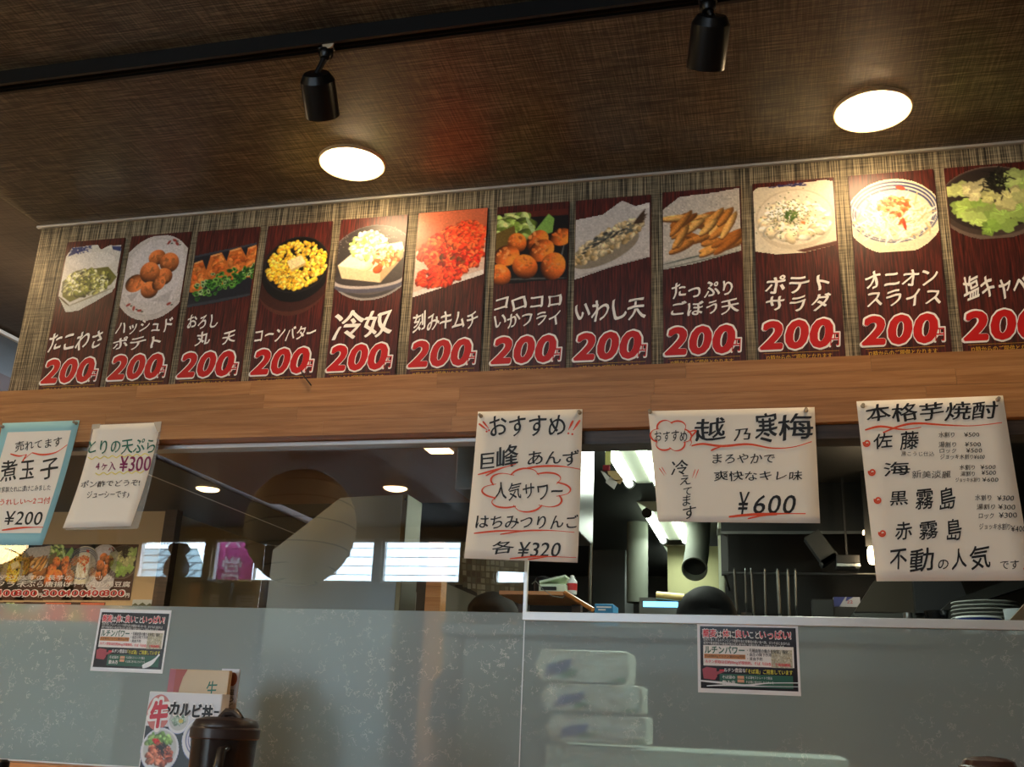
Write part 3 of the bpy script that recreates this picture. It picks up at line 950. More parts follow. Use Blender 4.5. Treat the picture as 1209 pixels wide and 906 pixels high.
# note C
e, mp = note('price_note', (540, 470), 4.3125, [(105, 70), (637, 57), (622, 848), (48, 825)], 'tall white note listing sours around an orange cloud reading 人気サワー, ¥320', curl=.022)
I = Ink(mp, .001)
I.text('おすすめ', (165, 92, 550, 198), nib=FAT, slope=-.01, **HW).text('巨', (120, 280, 190, 365), nib=FAT, **HW).text('峰', (202, 240, 312, 352), nib=FAT, **HW)
I.text('あんず', (360, 266, 620, 348), nib=FAT, **HW).text('人気サワー', (190, 432, 540, 528), nib=PEN, slope=.01, **HW)
I.text('はちみつりんご', (102, 600, 620, 674), nib=FAT, **HW).text('各', (190, 738, 300, 805), nib=FAT, **HW).text('¥320', (320, 742, 535, 818), nib=PEN, shear=.2)
I.build('black_lettering', M_INK, e)
def cloud(I, cx, cy, rx, ry, n, wd, a0=0):
    for k in range(n):
        a, b = a0 + 2 * math.pi * k / n, a0 + 2 * math.pi * (k + 1.12) / n
        m = (a + b) / 2
        c = [(cx + rx * f * math.cos(t), cy + ry * f * math.sin(t)) for t, f in ((a, .84), ((a + m) / 2, 1.0), (m, 1.08), ((b + m) / 2, 1.02), (b, .80))]
        I.stroke(c, wd)
I = Ink(mp, .0014)
cloud(I, 355, 474, 208, 104, 8, 8, .3)
I.stroke([(110, 132), (152, 164)], 9).stroke([(130, 120), (160, 156)], 8).stroke([(590, 116), (566, 164)], 9).stroke([(625, 114), (590, 166)], 10)
for q in ((150, 172), (162, 166), (566, 182), (586, 186)): I.disc(*q, 5)
I.stroke([(108, 394), (200, 368), (302, 338)], 8).stroke([(148, 400), (190, 378), (245, 356)], 6).stroke([(358, 360), (440, 350), (540, 352), (626, 366)], 9)
I.stroke([(95, 697), (230, 684), (436, 684)], 8).stroke([(228, 702), (350, 684), (480, 682), (604, 692)], 7).stroke([(280, 828), (420, 816), (615, 822)], 7).stroke([(370, 832), (470, 818)], 7)
I.build('orange_strokes', M_RED, e)
pin(e, mp, 120, 93); pin(e, mp, 623, 76)

# note D
e, mp = note('price_note', (750, 470), 5.2565, [(80, 82), (1113, 57), (1145, 790), (148, 780)], 'wide white note reading 越乃寒梅 with an orange wavy underline and ¥600', curl=.02)
I = Ink(mp, .001)
for t, b in (('越', (370, 122, 560, 272)), ('乃', (612, 190, 716, 270)), ('寒', (745, 96, 880, 276)), ('梅', (890, 98, 1102, 268))): I.text(t, b, nib=FAT, jit=.02, tilt=.1, wob=.02)
I.text('おすすめ', (120, 202, 322, 274), nib=PEN, **HW)
for t, b in (('冷', (225, 388, 330, 484)), ('え', (280, 486, 345, 548)), ('て', (302, 560, 352, 610)), ('ま', (298, 612, 345, 680)), ('す', (300, 680, 380, 764))): I.text(t, b, nib=PEN, jit=.03, tilt=.15)
I.text('まろやかで', (480, 350, 865, 412), slope=-.0, **HW).text('爽快なキレ味', (490, 456, 1035, 524), **HW)
I.text('¥', (640, 592, 712, 735), nib=PEN, shear=.2).text('600', (735, 612, 995, 730), nib=PEN, shear=.2)
I.build('black_lettering', M_INK, e)
I = Ink(mp, .0014)
cloud(I, 222, 236, 118, 94, 6, 9, .5)
I.stroke([(325, 215), (378, 205), (345, 250), (350, 280), (340, 300)], 8).stroke([(350, 300), (420, 288), (540, 302), (700, 290), (850, 315), (980, 308), (1095, 274)], 12).stroke([(470, 331), (500, 316), (560, 300)], 9)
I.stroke([(150, 440), (183, 487)], 4).stroke([(166, 434), (194, 480)], 4).stroke([(374, 448), (356, 502)], 4).stroke([(394, 448), (374, 506)], 4)
I.stroke([(583, 750), (720, 736), (900, 730), (1056, 730)], 14).stroke([(700, 762), (780, 744), (880, 738)], 9)
I.build('orange_strokes', M_RED, e)
pin(e, mp, 92, 88); pin(e, mp, 1060, 78)

# note E
e, mp = note('price_note', (1000, 460), 3.775, [(42, 53), (695, 27), (822, 858), (128, 862)], 'large white drinks list headed 本格芋焼酎, rightmost on the beam', curl=.02)
I = Ink(mp, .001)
I.text('本格芋焼酎', (85, 66, 672, 152), nib=FAT, slope=-.03, **HW)
for t, b in (('佐', (118, 196, 202, 268)), ('藤', (236, 188, 318, 272)), ('海', (163, 326, 280, 390)), ('黒', (190, 456, 270, 522)), ('霧', (303, 446, 382, 540)), ('島', (410, 442, 480, 540)),
             ('赤', (212, 596, 286, 676)), ('霧', (318, 590, 402, 676)), ('島', (440, 584, 506, 678)), ('不', (188, 716, 262, 808)), ('動', (275, 712, 382, 820)), ('の', (400, 766, 446, 808)),
             ('人', (460, 716, 526, 812)), ('気', (540, 706, 630, 812))): I.text(t, b, nib=PEN + [(0, .02)], jit=.02, tilt=.12, wob=.02)
I.text('です', (675, 768, 757, 808), **HW)
I.text('黒こうじ仕込', (240, 278, 388, 300), nib=[(0, 0)], **HW).text('新美淡麗', (288, 362, 460, 400), nib=[(0, 0)], **HW)
for t, b in (('水割り', (408, 190, 478, 215)), ('¥500', (520, 192, 588, 213)), ('湯割り', (408, 234, 485, 260)), ('¥500', (525, 235, 595, 256)), ('ロック', (412, 266, 485, 286)), ('¥500', (530, 263, 600, 284)),
             ('ジョッキ水割り¥600', (415, 290, 612, 314)), ('水割り', (500, 338, 568, 362)), ('¥500', (592, 338, 660, 358)), ('湯割り', (505, 366, 568, 390)), ('¥500', (598, 364, 662, 384)),
             ('ジョッキ水割り', (482, 394, 590, 416)), ('¥600', (600, 395, 672, 415)), ('水割り', (568, 472, 640, 500)), ('¥300', (665, 476, 740, 500)), ('湯割り', (575, 514, 655, 540)),
             ('¥300', (670, 516, 745, 540)), ('ロック', (583, 556, 650, 582)), ('¥300', (672, 553, 752, 578)), ('ジョッキ水割り', (585, 600, 722, 632)), ('¥400', (726, 612, 790, 640))):
    I.text(t, b, nib=[(-.01, 0), (.01, .01)], **HW)
I.build('black_lettering', M_INK, e)
I = Ink(mp, .0014)
I.stroke([(80, 182), (150, 166), (250, 180), (330, 170)], 8).stroke([(160, 194), (230, 166), (310, 152), (440, 160), (560, 163), (690, 149)], 8)
for cx, cy in ((88, 241), (111, 371), (136, 497), (155, 646)):
    I.stroke([(cx + (4 + k * .95) * math.cos(k * .75), cy + (4 + k * .95) * math.sin(k * .75)) for k in range(14)], 7.5, False, 3)
I.stroke([(800, 748), (790, 775), (784, 792)], 7).disc(780, 806, 4)
I.build('orange_strokes', M_RED, e)
pin(e, mp, 70, 75); pin(e, mp, 672, 46)

# ------------------------------------------------------------------ laminated cards on the frosted screens
def card():
    e = empty('laminated_card', (0, 0, 0), 'x', 'card', 'laminated health cards stuck on the frosted screens')
    # crop pixels of the right card; 865 x 585 px stand for .214 x .150 m
    k = .214 / 855
    mp = lambda x, y, l: ((x - 165) * k, -.0012 - l, -(y - 105) * k)
    m_ = MB().box((0, -.0012, -.148), (.214, 0, 0), .0004).build('laminate', mat('laminate_white', (244, 246, 248), .18), e, smooth=False)
    Ink(mp, .0002).rect(190, 138, 1000, 660).build('black_field', mat('card_black', (34, 26, 30), .2), e)
    Ink(mp, .0004).rect(215, 298, 975, 470).build('white_field', M_WHITEP, e)
    Ink(mp, .0004).rect(350, 535, 960, 640).build('green_field', mat('card_green', (26, 92, 66), .3), e)
    Ink(mp, .0006).rect(222, 372, 572, 410).build('orange_field', mat('card_orange', (206, 130, 56), .3), e)
    rd = [('蕎麦', 212, 330), ('体', 385, 440), ('良い', 495, 605), ('いっぱい!', 700, 955)]
    bl = [('は', 336, 378), ('に', 446, 488), ('こと', 612, 692)]
    I = Ink(mp, .0006)
    for t, a, b in rd: I.text(t, (a - 3, 161, b + 3, 235), nib=ring(.055, 10))
    for t, a, b in bl: I.text(t, (a, 176, b, 232), nib=ring(.02, 6))
    I.text('そば湯の', (372, 548, 480, 575), nib=[(0, 0), (.03, 0)]).text('飲み方', (372, 588, 480, 625), nib=[(0, 0), (.05, 0), (.02, .03)])
    I.text('そば湯をストレートで割る', (570, 548, 790, 572), nib=[(0, 0)]).text('そば湯に溶け出したルチンを', (570, 585, 800, 608), nib=[(0, 0)])
    I.text('血管を強くするルチンという物質を含む栄養価の高い食べ物。またそばに含まれる', (218, 236, 945, 262), nib=[(0, 0)], slope=.03).text('疲労や動脈硬化や高血圧等の成人病予防に効果があることで知られています。', (218, 266, 905, 292), nib=[(0, 0)], slope=.03)
    I.text('ルチン豊富な', (388, 486, 570, 520), nib=[(0, 0), (.05, .0)]).text('ルチン', (225, 680, 226, 681))
    I.build('white_lettering', M_WHITEP, e)
    I = Ink(mp, .0010)
    for t, a, b in rd: I.text(t, (a, 165, b, 230), nib=ring(.018, 6) + [(0, 0)])
    I.text('ルチン摂取は1日約30mgが理想的。そば「1日1食」で価値補給', (232, 420, 945, 452), nib=[(0, 0), (.04, 0)], slope=.02)
    I.rect(350, 500, 392, 512)
    I.build('red_lettering', mat('card_red', (226, 26, 46), .3), e)
    Ink(mp, .0008).text('ルチンパワー', (228, 306, 565, 366), nib=ring(.03, 6)).build('green_lettering', mat('card_green', (26, 92, 66), .3), e)
    I = Ink(mp, .0008)
    I.text('・毛細血管の働きを安定、強化', (588, 318, 930, 350), nib=[(0, 0), (.04, .02)], slope=.02).text('・血圧の降下作用', (588, 354, 790, 384), nib=[(0, 0), (.04, .02)]).text('・貧血予防', (588, 390, 715, 418), nib=[(0, 0), (.04, .02)])
    I.text('そば1食100gでルチン量100mg摂取', (228, 378, 566, 404), nib=[(0, 0)])
    I.build('dark_lettering', M_INK, e)
    Ink(mp, .0008).text('「そば湯」ご用意しています', (575, 490, 958, 528), nib=[(0, 0), (.05, .0), (.02, .03)]).build('yellow_lettering', mat('card_yellow', (226, 214, 50), .3), e)
    I = Ink(mp, .0008)
    for y in (548, 578): I.rect(500, y, 556, y + 24)
    I.build('peach_tags', mat('card_peach', (228, 170, 130), .3), e)
    I = Ink(mp, .0009)
    I.add([(205, 500), (240, 482), (325, 492), (330, 560), (310, 588), (215, 580)], [(0, 1, 2, 3, 4, 5)]); I.add([(325, 520), (388, 502), (392, 520), (328, 545)], [(0, 1, 2, 3)])
    I.build('printed_red_pourer', mat('card_pot', (176, 66, 76), .3), e)
    # noodles photo on the right of the white field
    p = Pic(40, 34, 3); full(p, (190, 186, 160)); p.heap(150, .5, .45, .6, .5, .07, [(206, 200, 170), (160, 150, 110), (226, 222, 200)], .4, .2)
    me = p.mesh('noodle_picture', 180 * k)
    o = bpy.data.objects.new('noodle_picture', me); COL.objects.link(o); o.parent = e; o.location = ((785 - 165) * k, -.0018, -(322 - 105) * k)
    return e
YC = YG - .003
c1 = card()
def place_card(c, tl, tr):
    a, b = at(*tl, YC), at(*tr, YC)
    c.location = a
    c.rotation_euler = (0, -math.atan2(b.z - a.z, b.x - a.x), 0)
    return (b - a).length
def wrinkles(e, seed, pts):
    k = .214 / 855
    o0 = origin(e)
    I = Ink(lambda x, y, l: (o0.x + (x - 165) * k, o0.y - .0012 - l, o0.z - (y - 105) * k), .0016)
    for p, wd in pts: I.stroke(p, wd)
    I.build('crease_glare_and_wear', mat('crease_glare_white', (240, 244, 246), .1), e)  # glare along the creases and a worn corner, painted as white strokes
c2 = dup(c1, (0, 0, 0))
L1 = place_card(c1, (823, 735), (942, 737.5))
L2 = place_card(c2, (119, 719), (203, 721))
c1['label'] = 'laminated card with red-and-white soba health slogan on the right frosted screen, white crease glare painted across its foot'
c2['label'] = 'laminated soba health card on the left frosted screen, worn corner at its bottom right'
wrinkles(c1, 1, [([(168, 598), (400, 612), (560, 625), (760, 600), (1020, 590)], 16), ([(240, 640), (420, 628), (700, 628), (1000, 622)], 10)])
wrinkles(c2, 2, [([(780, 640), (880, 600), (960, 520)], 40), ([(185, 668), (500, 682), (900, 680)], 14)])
s1 = L1 / .214; c1.scale = (s1, 1, s1)
s2 = L2 / .214; c2.scale = (s2, 1, s2 * 1.08)

# ------------------------------------------------------------------ menus and pitcher on the counter
def flat_on(e, off, s, Y):
    return lambda x, y, l: tuple(at(off[0] + x / s, off[1] + y / s, Y) + Vector((0, -l, 0)))
OFF, SC = (160, 780), 7.193
YM = 1.84
e = empty('menu_stand', tuple(at(217, 906, YM)), 'white menu card box with beef rib bowl photo and red 牛, left of the pitcher', 'menu stand')
e.location.z = CT
mpm = flat_on(e, OFF, SC, YM)
tl, tr = Vector(mpm(120, 262, 0)), Vector(mpm(742, 282, 0))
bl = Vector(mpm(62, 906, 0)); bl2 = bl + (bl - tl) * .7
dz = tl.z - CT
MB().box((tl.x, YM + .0002, CT), (tr.x, YM + .03, tl.z), .0015).build('box', M_WHITE, e, smooth=False)
bw = tr.x - tl.x
kk = bw / 622
def L(x, y, l): return (tl.x + x * kk, YM - l, tl.z - y * kk)      # local page, origin at the top left of the box
PAPER_G = mat('menu_light_grey', (222, 220, 220), .3)
Ink(L, .0003).rect(10, 8, 615, 900).build('face_sheet', PAPER_G, e)
Ink(L, .0005).rect(12, 250, 612, 640).build('black_field', mat('menu_black', (22, 24, 30), .3), e)
Ink(L, .0007).disc(105, 150, 100, 130, 36).build('pale_red_disc', mat('menu_pale_red', (208, 120, 110), .35), e)
def bowl(seed, top):
    p = Pic(60, 60, seed)
    p.ell(.5, .5, .5, .5, (120, 140, 190)); p.ell(.5, .49, .485, .48, (226, 228, 230)); p.ell(.5, .46, .42, .4, (196, 200, 196))
    if top == 'beef':
        p.heap(50, .45, .3, .3, .16, .08, [(120, 160, 80), (160, 196, 120), (90, 130, 60)], .4)
        p.heap(80, .5, .6, .3, .22, .08, [(176, 96, 70), (206, 130, 100), (150, 70, 50)], .6)
        p.heap(14, .38, .3, .08, .05, .04, [(220, 40, 36)], .3)
        for i in range(60): p.ell(.56 + p.r.normal(0, .07), .45 + p.r.normal(0, .06), .05, .009, (26, 26, 28), p.r.uniform(0, 3))
    elif top == 'green':
        p.heap(70, .5, .45, .3, .2, .07, [(140, 170, 150), (110, 146, 120), (180, 200, 180)], .3); p.ell(.6, .5, .1, .08, (206, 190, 90))
    else:
        for r_ in (.4, .34, .28): p.ell(.5, .48, r_, r_ * .95, (90, 100, 160)); p.ell(.5, .48, r_ - .02, (r_ - .02) * .95, (224, 224, 228))
        p.heap(60, .5, .5, .22, .2, .07, [(206, 150, 130), (220, 180, 160)], .4)
    return p
for sd, top, cx, cy, rr, nm in ((31, 'green', 285, 205, 95, 'small_bowl_picture'), (32, 'x', 500, 330, 170, 'noodle_bowl_picture'), (33, 'beef', 160, 420, 165, 'beef_bowl_picture')):
    me = bowl(sd, top).mesh(nm, 2 * rr * kk)
    o = bpy.data.objects.new(nm, me); COL.objects.link(o); o.parent = e
    o.location = Vector(L(cx - rr, cy - rr, .0009 + .0002 * (sd - 31))) - origin(e)
Ink(L, .0016).text('牛', (30, 55, 195, 270), nib=ring(.10, 14) + ring(.05, 8), tilt=.08).text('カルビ丼', (196, 58, 566, 172), nib=ring(.07, 12), tilt=.06, slope=.06).build('white_outline', M_WHITEP, e)
Ink(L, .0022).text('牛', (45, 68, 182, 255), nib=ring(.05, 10) + [(0, 0)], tilt=.08).build('red_lettering', mat('menu_red', (206, 20, 44), .35), e)
Ink(L, .0022).text('カルビ丼', (202, 64, 560, 166), nib=ring(.042, 10), tilt=.06, slope=.06).rect(572, 122, 614, 136).stroke([(178, 108), (196, 128), (184, 152)], 14).build('black_lettering', M_INK, e)
Ink(L, .0012).disc(300, 565, 26, 28).build('blue_disc', mat('menu_blue', (40, 60, 150), .35), e)
Ink(L, .0012).disc(362, 565, 26, 28).build('red_disc', mat('menu_red', (206, 20, 44), .35), e)
Ink(L, .0016).text('冷', (284, 550, 316, 582), nib=PEN).text('温', (346, 550, 378, 582), nib=PEN).text('選べる', (275, 604, 350, 628), nib=PEN).build('white_lettering', M_WHITEP, e)

# beige menu behind
YM2 = 1.9
mp2 = flat_on(None, OFF, SC, YM2)
a, b = Vector(mp2(296, 66, 0)), Vector(mp2(800, 88, 0))
e = empty('menu_booklet', ((a.x + b.x) / 2, YM2, CT), 'beige and red menu booklet with green 生, standing behind the menu box', 'menu')
MB().box((a.x, YM2, CT), (b.x, YM2 + .012, a.z - .001), .001).build('cover', mat('beige_cover', (206, 176, 132), .3), e, smooth=False)
z2 = a.z - .001
kx = (b.x - a.x) / 504
Lb = lambda x, y, l: (a.x + x * kx, YM2 - l, z2 - y * kx)
Ink(Lb, .0003).rect(0, 2, 52, 500).build('pink_band', mat('menu_pink', (176, 84, 92), .35), e)
Ink(Lb, .0003).add([(52, 2), (150, 2), (120, 60), (100, 140), (90, 260), (90, 500), (52, 500)], [tuple(range(7))])
I = Ink(Lb, .0003); I.add([(52, 2), (150, 2), (120, 60), (100, 140), (90, 260), (90, 500), (52, 500)], [tuple(range(7))]); I.build('red_band', mat('menu_brick_red', (170, 62, 40), .35), e)
Ink(Lb, .0005).text('生', (330, 80, 420, 195), nib=FAT, tilt=.05).build('green_lettering', mat('menu_green', (34, 104, 80), .4), e)
# third menu, clear-sleeved, at the right
YM3 = 1.93
a, b = at(271, 790, YM3), at(283, 792, YM3)
c = at(262, 790, YM3)
e = empty('menu_card', ((a.x + b.x) / 2, YM3, CT), 'narrow edge of a sleeved menu card with food photo, behind the beige booklet', 'menu')
MB().box((c.x, YM3, CT), (b.x, YM3 + .004, a.z), .0005).build('sleeve', mat('sleeve_white', (206, 204, 208), .2), e, smooth=False)
Lc = lambda x, y, l: (c.x + x * kx, YM3 - l, a.z - y * kx)
I = Ink(Lc, .0006); I.disc(105, 75, 36, 50); I.build('food_picture', mat('menu_food', (150, 80, 50), .4), e)
Ink(Lc, .0006).text('温', (85, 150, 130, 190)).text('う', (85, 200, 130, 240)).text('ど', (85, 250, 130, 290)).text('ん', (85, 300, 130, 335)).build('lettering', M_INK, e)

# pitcher
YP = 1.60
pl, pr_ = at(231, 862, YP), at(302, 862, YP)
pc = Vector(((pl.x + pr_.x) / 2, YP, CT)); rad = (pr_.x - pl.x) / 2
ztop = at(262, 846, YP).z
zrim = at(262, 868, YP).z
e = empty('water_pitcher', tuple(pc), 'dark smoky brown plastic water pitcher with lid and handle, bottom left on the counter', 'pitcher')
M_SMOKE = mat('smoky_brown_plastic', (44, 36, 33), .18, alpha=.93)
M_LID = mat('brown_lid', (58, 46, 42), .3)
hb = zrim - CT
MB().lathe(tuple(pc), [(rad * .80, 0), (rad * .84, .004), (rad * .90, hb * .5), (rad * .97, hb), (rad * .93, hb), (rad * .86, hb * .5), (rad * .8, .008), (.001, .008)], 40, cap=False).build('body', M_SMOKE, e)
MB().lathe((pc.x, pc.y, zrim - .006), [(rad * .99, 0), (rad * 1.03, .002), (rad * 1.03, .016), (rad * 1.0, .018), (rad * .98, .019), (rad * .98, .022), (rad * .90, .030), (rad * .6, .034), (.001, .035)], 40).build('lid', M_LID, e)
MB().tube([(pc.x - .012, pc.y, zrim + .026), (pc.x + .0, pc.y - .002, zrim + .036), (pc.x + .016, pc.y - .004, zrim + .036), (pc.x + .03, pc.y - .006, zrim + .026)], [.006, .007, .007, .005], 10).build('lid_tab', M_LID, e)
hx = pc.x + rad * .55; hy = pc.y - rad * .85
MB().tube([(hx, hy + .01, zrim - .018), (hx + .004, hy - .02, zrim - .022), (hx + .006, hy - .03, zrim - .05), (hx + .004, hy - .028, zrim - .11), (hx, hy + .004, zrim - .14)], [.006, .008, .008, .008, .006], 12).build('handle', M_SMOKE, e)

# jar bottom right, cap bottom left
q = at(1168, 906, 1.55)
zt = at(1168, 893, 1.55).z
e = empty('condiment_jar', (q.x, 1.55, CT), 'brown round lid of a condiment jar at the bottom right edge', 'jar')
hj = zt - CT
MB().lathe((q.x, 1.55, CT), [(.03, 0), (.034, .004), (.036, hj * .5), (.036, hj - .022), (.03, hj - .02)], 32, cap=True).build('jar_body', mat('amber_jar', (60, 34, 20), .15), e)
MB().lathe((q.x, 1.55, CT + hj - .022), [(.037, 0), (.0385, .002), (.0385, .008), (.034, .010), (.032, .016), (.022, .020), (.001, .022)], 32).build('lid', mat('brown_jar_lid', (70, 48, 40), .25), e)
q = at(2, 906, 1.75); zt = at(2, 897, 1.75).z
e = empty('sauce_bottle', (q.x, 1.75, CT), 'black cap of a sauce bottle at the bottom left corner', 'bottle')
MB().lathe((q.x, 1.75, CT), [(.025, 0), (.028, .003), (.028, (zt - CT) * .6), (.012, (zt - CT) * .85)], 24, cap=True).build('bottle_body', mat('sauce_bottle', (30, 16, 12), .15), e)
MB().lathe((q.x, 1.75, CT + (zt - CT) * .82), [(.013, 0), (.013, (zt - CT) * .15), (.008, (zt - CT) * .18), (.001, (zt - CT) * .18)], 20).build('cap', M_BLACKM, e)

# ------------------------------------------------------------------ ceiling lights
def downlight(x, y, power, label, first=None, spot=True):
    loc = (x, y, CZ)
    if first is None:
        e = empty('downlight', loc, label, 'ceiling light', 'round recessed downlights')
        MB().lathe(loc, [(.079, -.0005), (.0785, -.006), (.0765, -.008), (.074, -.0075), (.068, -.003), (.066, -.001)], 48, cap=False).build('trim_ring', mat('cream_ring', (236, 214, 176), .4), e)
        MB().lathe(loc, [(.0672, -.0045), (.062, -.011), (.045, -.018), (.02, -.022), (.0005, -.023)], 48).build('diffuser', M_LED, e)
    else:
        e = dup(first, loc, label)
    if power > 30:
        l = bpy.data.lights.new('downlight_lamp', 'SPOT')
        l.energy = power; l.color = WARM; l.shadow_soft_size = .055
        l.spot_size = math.radians(168); l.spot_blend = .35
        lo = bpy.data.objects.new('downlight_lamp', l); COL.objects.link(lo)
        lo.parent = e; lo.location = (0, 0, -.025)
    return e
dl = downlight(-.915, 1.925, DOWNLIGHT_W * 1.0, 'glowing round downlight in the dark ceiling above the tofu poster')
downlight(-2.075, 1.925, DOWNLIGHT_W, 'downlight just outside the left edge of the picture', dl)
downlight(1.405, 1.915, DOWNLIGHT_W * .8, 'downlight just outside the right edge of the picture', dl)
downlight(.245, 1.915, DOWNLIGHT_W * 1.1, 'larger-looking glowing round downlight in the ceiling above the onion poster', dl)
for (x, y, lb) in ((-2.07, -1.12, 'downlight reflected in the clear glass beside the steel guard panel'), (-3.25, -1.07, 'downlight reflected at the left of the clear glass')):
    downlight(x, y, DOWNLIGHT_W * 1.3, lb, dl)
downlight(-.915, -1.1, 0, 'downlight added behind the viewer, third of its row', dl)  # this and the next two: unseen downlights added to warm the notes
downlight(.245, -1.1, 0, 'downlight added behind the viewer, fourth of its row', dl)
downlight(1.405, -1.1, 0, 'downlight added behind the viewer, last of its row', dl)
p_ = atz(518, 531, CZ)
e = empty('square_downlight', (p_.x, 2 * YG - p_.y, CZ), 'square ceiling lamp reflected at the top of the clear glass', 'ceiling light')
MB().box((p_.x - .06, 2 * YG - p_.y - .06, CZ - .006), (p_.x + .06, 2 * YG - p_.y + .06, CZ - .0005)).build('diffuser', M_LED, e, smooth=False)

# track and spots
YT = 1.475
e = empty('lighting_track', (-1, YT, CZ), 'long black lighting track across the dark ceiling', 'track')
MB().box((-3.2, YT - .017, CZ - .032), (XR - .2, YT - .010, CZ)).box((-3.2, YT + .010, CZ - .032), (XR - .2, YT + .017, CZ)).box((-3.2, YT - .012, CZ - .008), (XR - .2, YT + .012, CZ)).build('channel', M_TRACK, e, smooth=False)
MB().box((-3.2, YT - .0098, CZ - .026), (XR - .2, YT - .007, CZ - .0085)).box((-3.2, YT + .007, CZ - .026), (XR - .2, YT + .0098, CZ - .0085)).build('conductor_strip', mat('copper_grey', (70, 60, 50), .4, .6), e, smooth=False)

def spot(px_top, px_bot, px_joint, wpx, label, sticker):
    jt = Vector(at(*px_joint, YT))
    d0 = RM @ Vector(((px_top[0] - 604.5) / FPX, 1, (453 - px_top[1]) / FPX))
    top = Vector(at(*px_top, YT + .005))
    # bottom end lies further from the viewer: the lamp is aimed at the posters
    bot = Vector(at(*px_bot, YT + .065))
    ax = (bot - top).normalized()
    Ln = (bot - top).length
    dist = (top - Vector((0, 0, EYE))).length
    rad = wpx / FPX * (RM.col[1].dot(top - Vector((0, 0, EYE)))) / 2
    e = empty('track_spotlight', (jt.x, YT, CZ - .008), label, 'spotlight', 'black track spotlights')
    MB().box((jt.x - .016, YT - .0065, CZ - .036), (jt.x + .016, YT + .0065, CZ - .0085), .002).build('adaptor', M_TRACK, e, smooth=False)
    if sticker:
        MB().lathe((jt.x + .008, YT - .006, CZ - .030), [(.010, 0), (.012, .006), (.001, .006)], 20, (0, -1, 0), cap=True).build('white_cap', mat('pale_cap', (190, 176, 150), .5), e)
    MB().lathe((jt.x, YT, CZ - .040), [(.001, -.018), (.010, -.016), (.014, -.008), (.014, .0), (.010, .006), (.001, .007)], 20).build('swivel', M_BLACKM, e)
    MB().tube([(jt.x, YT, CZ - .05), tuple(top - ax * .004)], .0058, 12).build('stem', M_BLACKM, e)
    MB().lathe(tuple(top), [(.001, -.006), (rad * .72, -.006), (rad * .76, -.005), (rad * .99, .008), (rad, .010), (rad, Ln), (rad * .94, Ln), (rad * .90, Ln * .6), (.001, Ln * .55)], 48, tuple(ax)).build('housing', M_BLACKM, e, ang=14)
    return e
spot((374, 90), (381, 137), (385, 62), 41, 'black cylinder spotlight on the track, left, above the first downlight', True)
spot((840, 22), (833, 80), (835, -22), 46, 'black cylinder spotlight hanging at the top edge, right of centre', False)

# cable end over the beam below the corn poster
mpw = lambda x, y: at(290 + x / 3.7733, 230 + y / 3.7733, 2.052)
w1 = MB().tube([mpw(248, 782), mpw(254, 800) + Vector((0, .0, 0)), mpw(275, 828), mpw(292, 850)], .0016, 8).build('loose_cable', M_TRACK)
tag(w1, 'short black cable end hanging over the beam edge below the corn poster', 'cable')

# ------------------------------------------------------------------ behind the frosted screen, right: towel packs
SHZ = at(700, 882, 2.145).z
e = empty('serving_shelf', (0, 2.3, 0), 'pale kitchen-side box shelf seen blurred through the right frosted screen', 'shelf')
a, b = at(645, 882, 2.145), at(1002, 890, 2.145)
MB().box((a.x, 2.14, SHZ - .3), (b.x, 2.45, SHZ), .004).build('body', mat('pale_cabinet', (206, 214, 208), .5), e, smooth=False)
MB().box((a.x + .02, 2.19, 0), (b.x - .02, 2.43, SHZ - .3)).build('base', M_STEELD, e, smooth=False)
M_PACK = mat('pack_film', (246, 244, 238), .3)
M_PBLUE = mat('pack_blue', (60, 84, 170), .4)
M_PGREEN = mat('pack_green', (60, 140, 90), .4)
def pack(corn, Y0, Yd, label, lx):
    a, b = at(*corn[0], Y0), at(*corn[1], Y0)
    x0, x1, z1, z0 = a.x, b.x, a.z, b.z
    e = empty('paper_towel_pack', ((x0 + x1) / 2, Y0, z0), label, 'towel pack', 'stacked paper towel packs')
    mb = MB().box((x0, Y0, z0), (x1, Y0 + Yd, z1 - .0005), .008)
    bmesh.ops.subdivide_edges(mb.bm, edges=mb.bm.edges[:], cuts=3, use_grid_fill=True)
    for v in mb.bm.verts:
        if z0 + .002 < v.co.z < z1 - .004 and v.co.y < Y0 + .01: v.co.y += R.uniform(0, .004)
    mb.build('wrapped_stack', M_PACK, e, ang=60)
    MB().poly([(x0 + .001, Y0 + .03, z0 + .005), (x0 + .001, Y0 + .03, z1 - .008), (x0 - .018, Y0 + .04, (z0 + z1) / 2)], (0, .02, 0)).build('folded_end', M_PACK, e, smooth=False)
    W_, H_ = x1 - x0, z1 - z0
    f = lambda x, y, l: (x0 + x * W_, Y0 - .0005 - l, z1 - y * H_)
    I = Ink(f, .0006); I.add([(lx, .85), (lx + .03, .5), (lx + .3, .3), (lx + .24, .72)], [(0, 1, 2, 3)]); I.build('blue_print', M_PBLUE, e)
    I = Ink(f, .0009); I.add([(lx + .18, .9), (lx + .2, .7), (lx + .36, .62), (lx + .33, .82)], [(0, 1, 2, 3)]); I.add([(.82, .96), (.82, .86), (.97, .86), (.97, .96)], [(0, 1, 2, 3)]); I.build('green_print', M_PGREEN, e)
    return e
z_a = SHZ
def pk(l, t, r, bt, Y0, Yd, lab, lx): return pack(((l, t), (r, bt)), Y0, Yd, lab, lx)
p1 = pk(649, 842, 763, 880.5, 2.146, .13, 'bottom towel pack of the stack behind the frosted screen', .12)
p2 = pk(643, 806, 757, 843.5, 2.150, .13, 'middle towel pack of the stack behind the frosted screen', .12)
p3 = pk(636, 766, 742, 807.5, 2.175, .13, 'top towel pack of the stack, blurriest behind the frosted screen', .08)

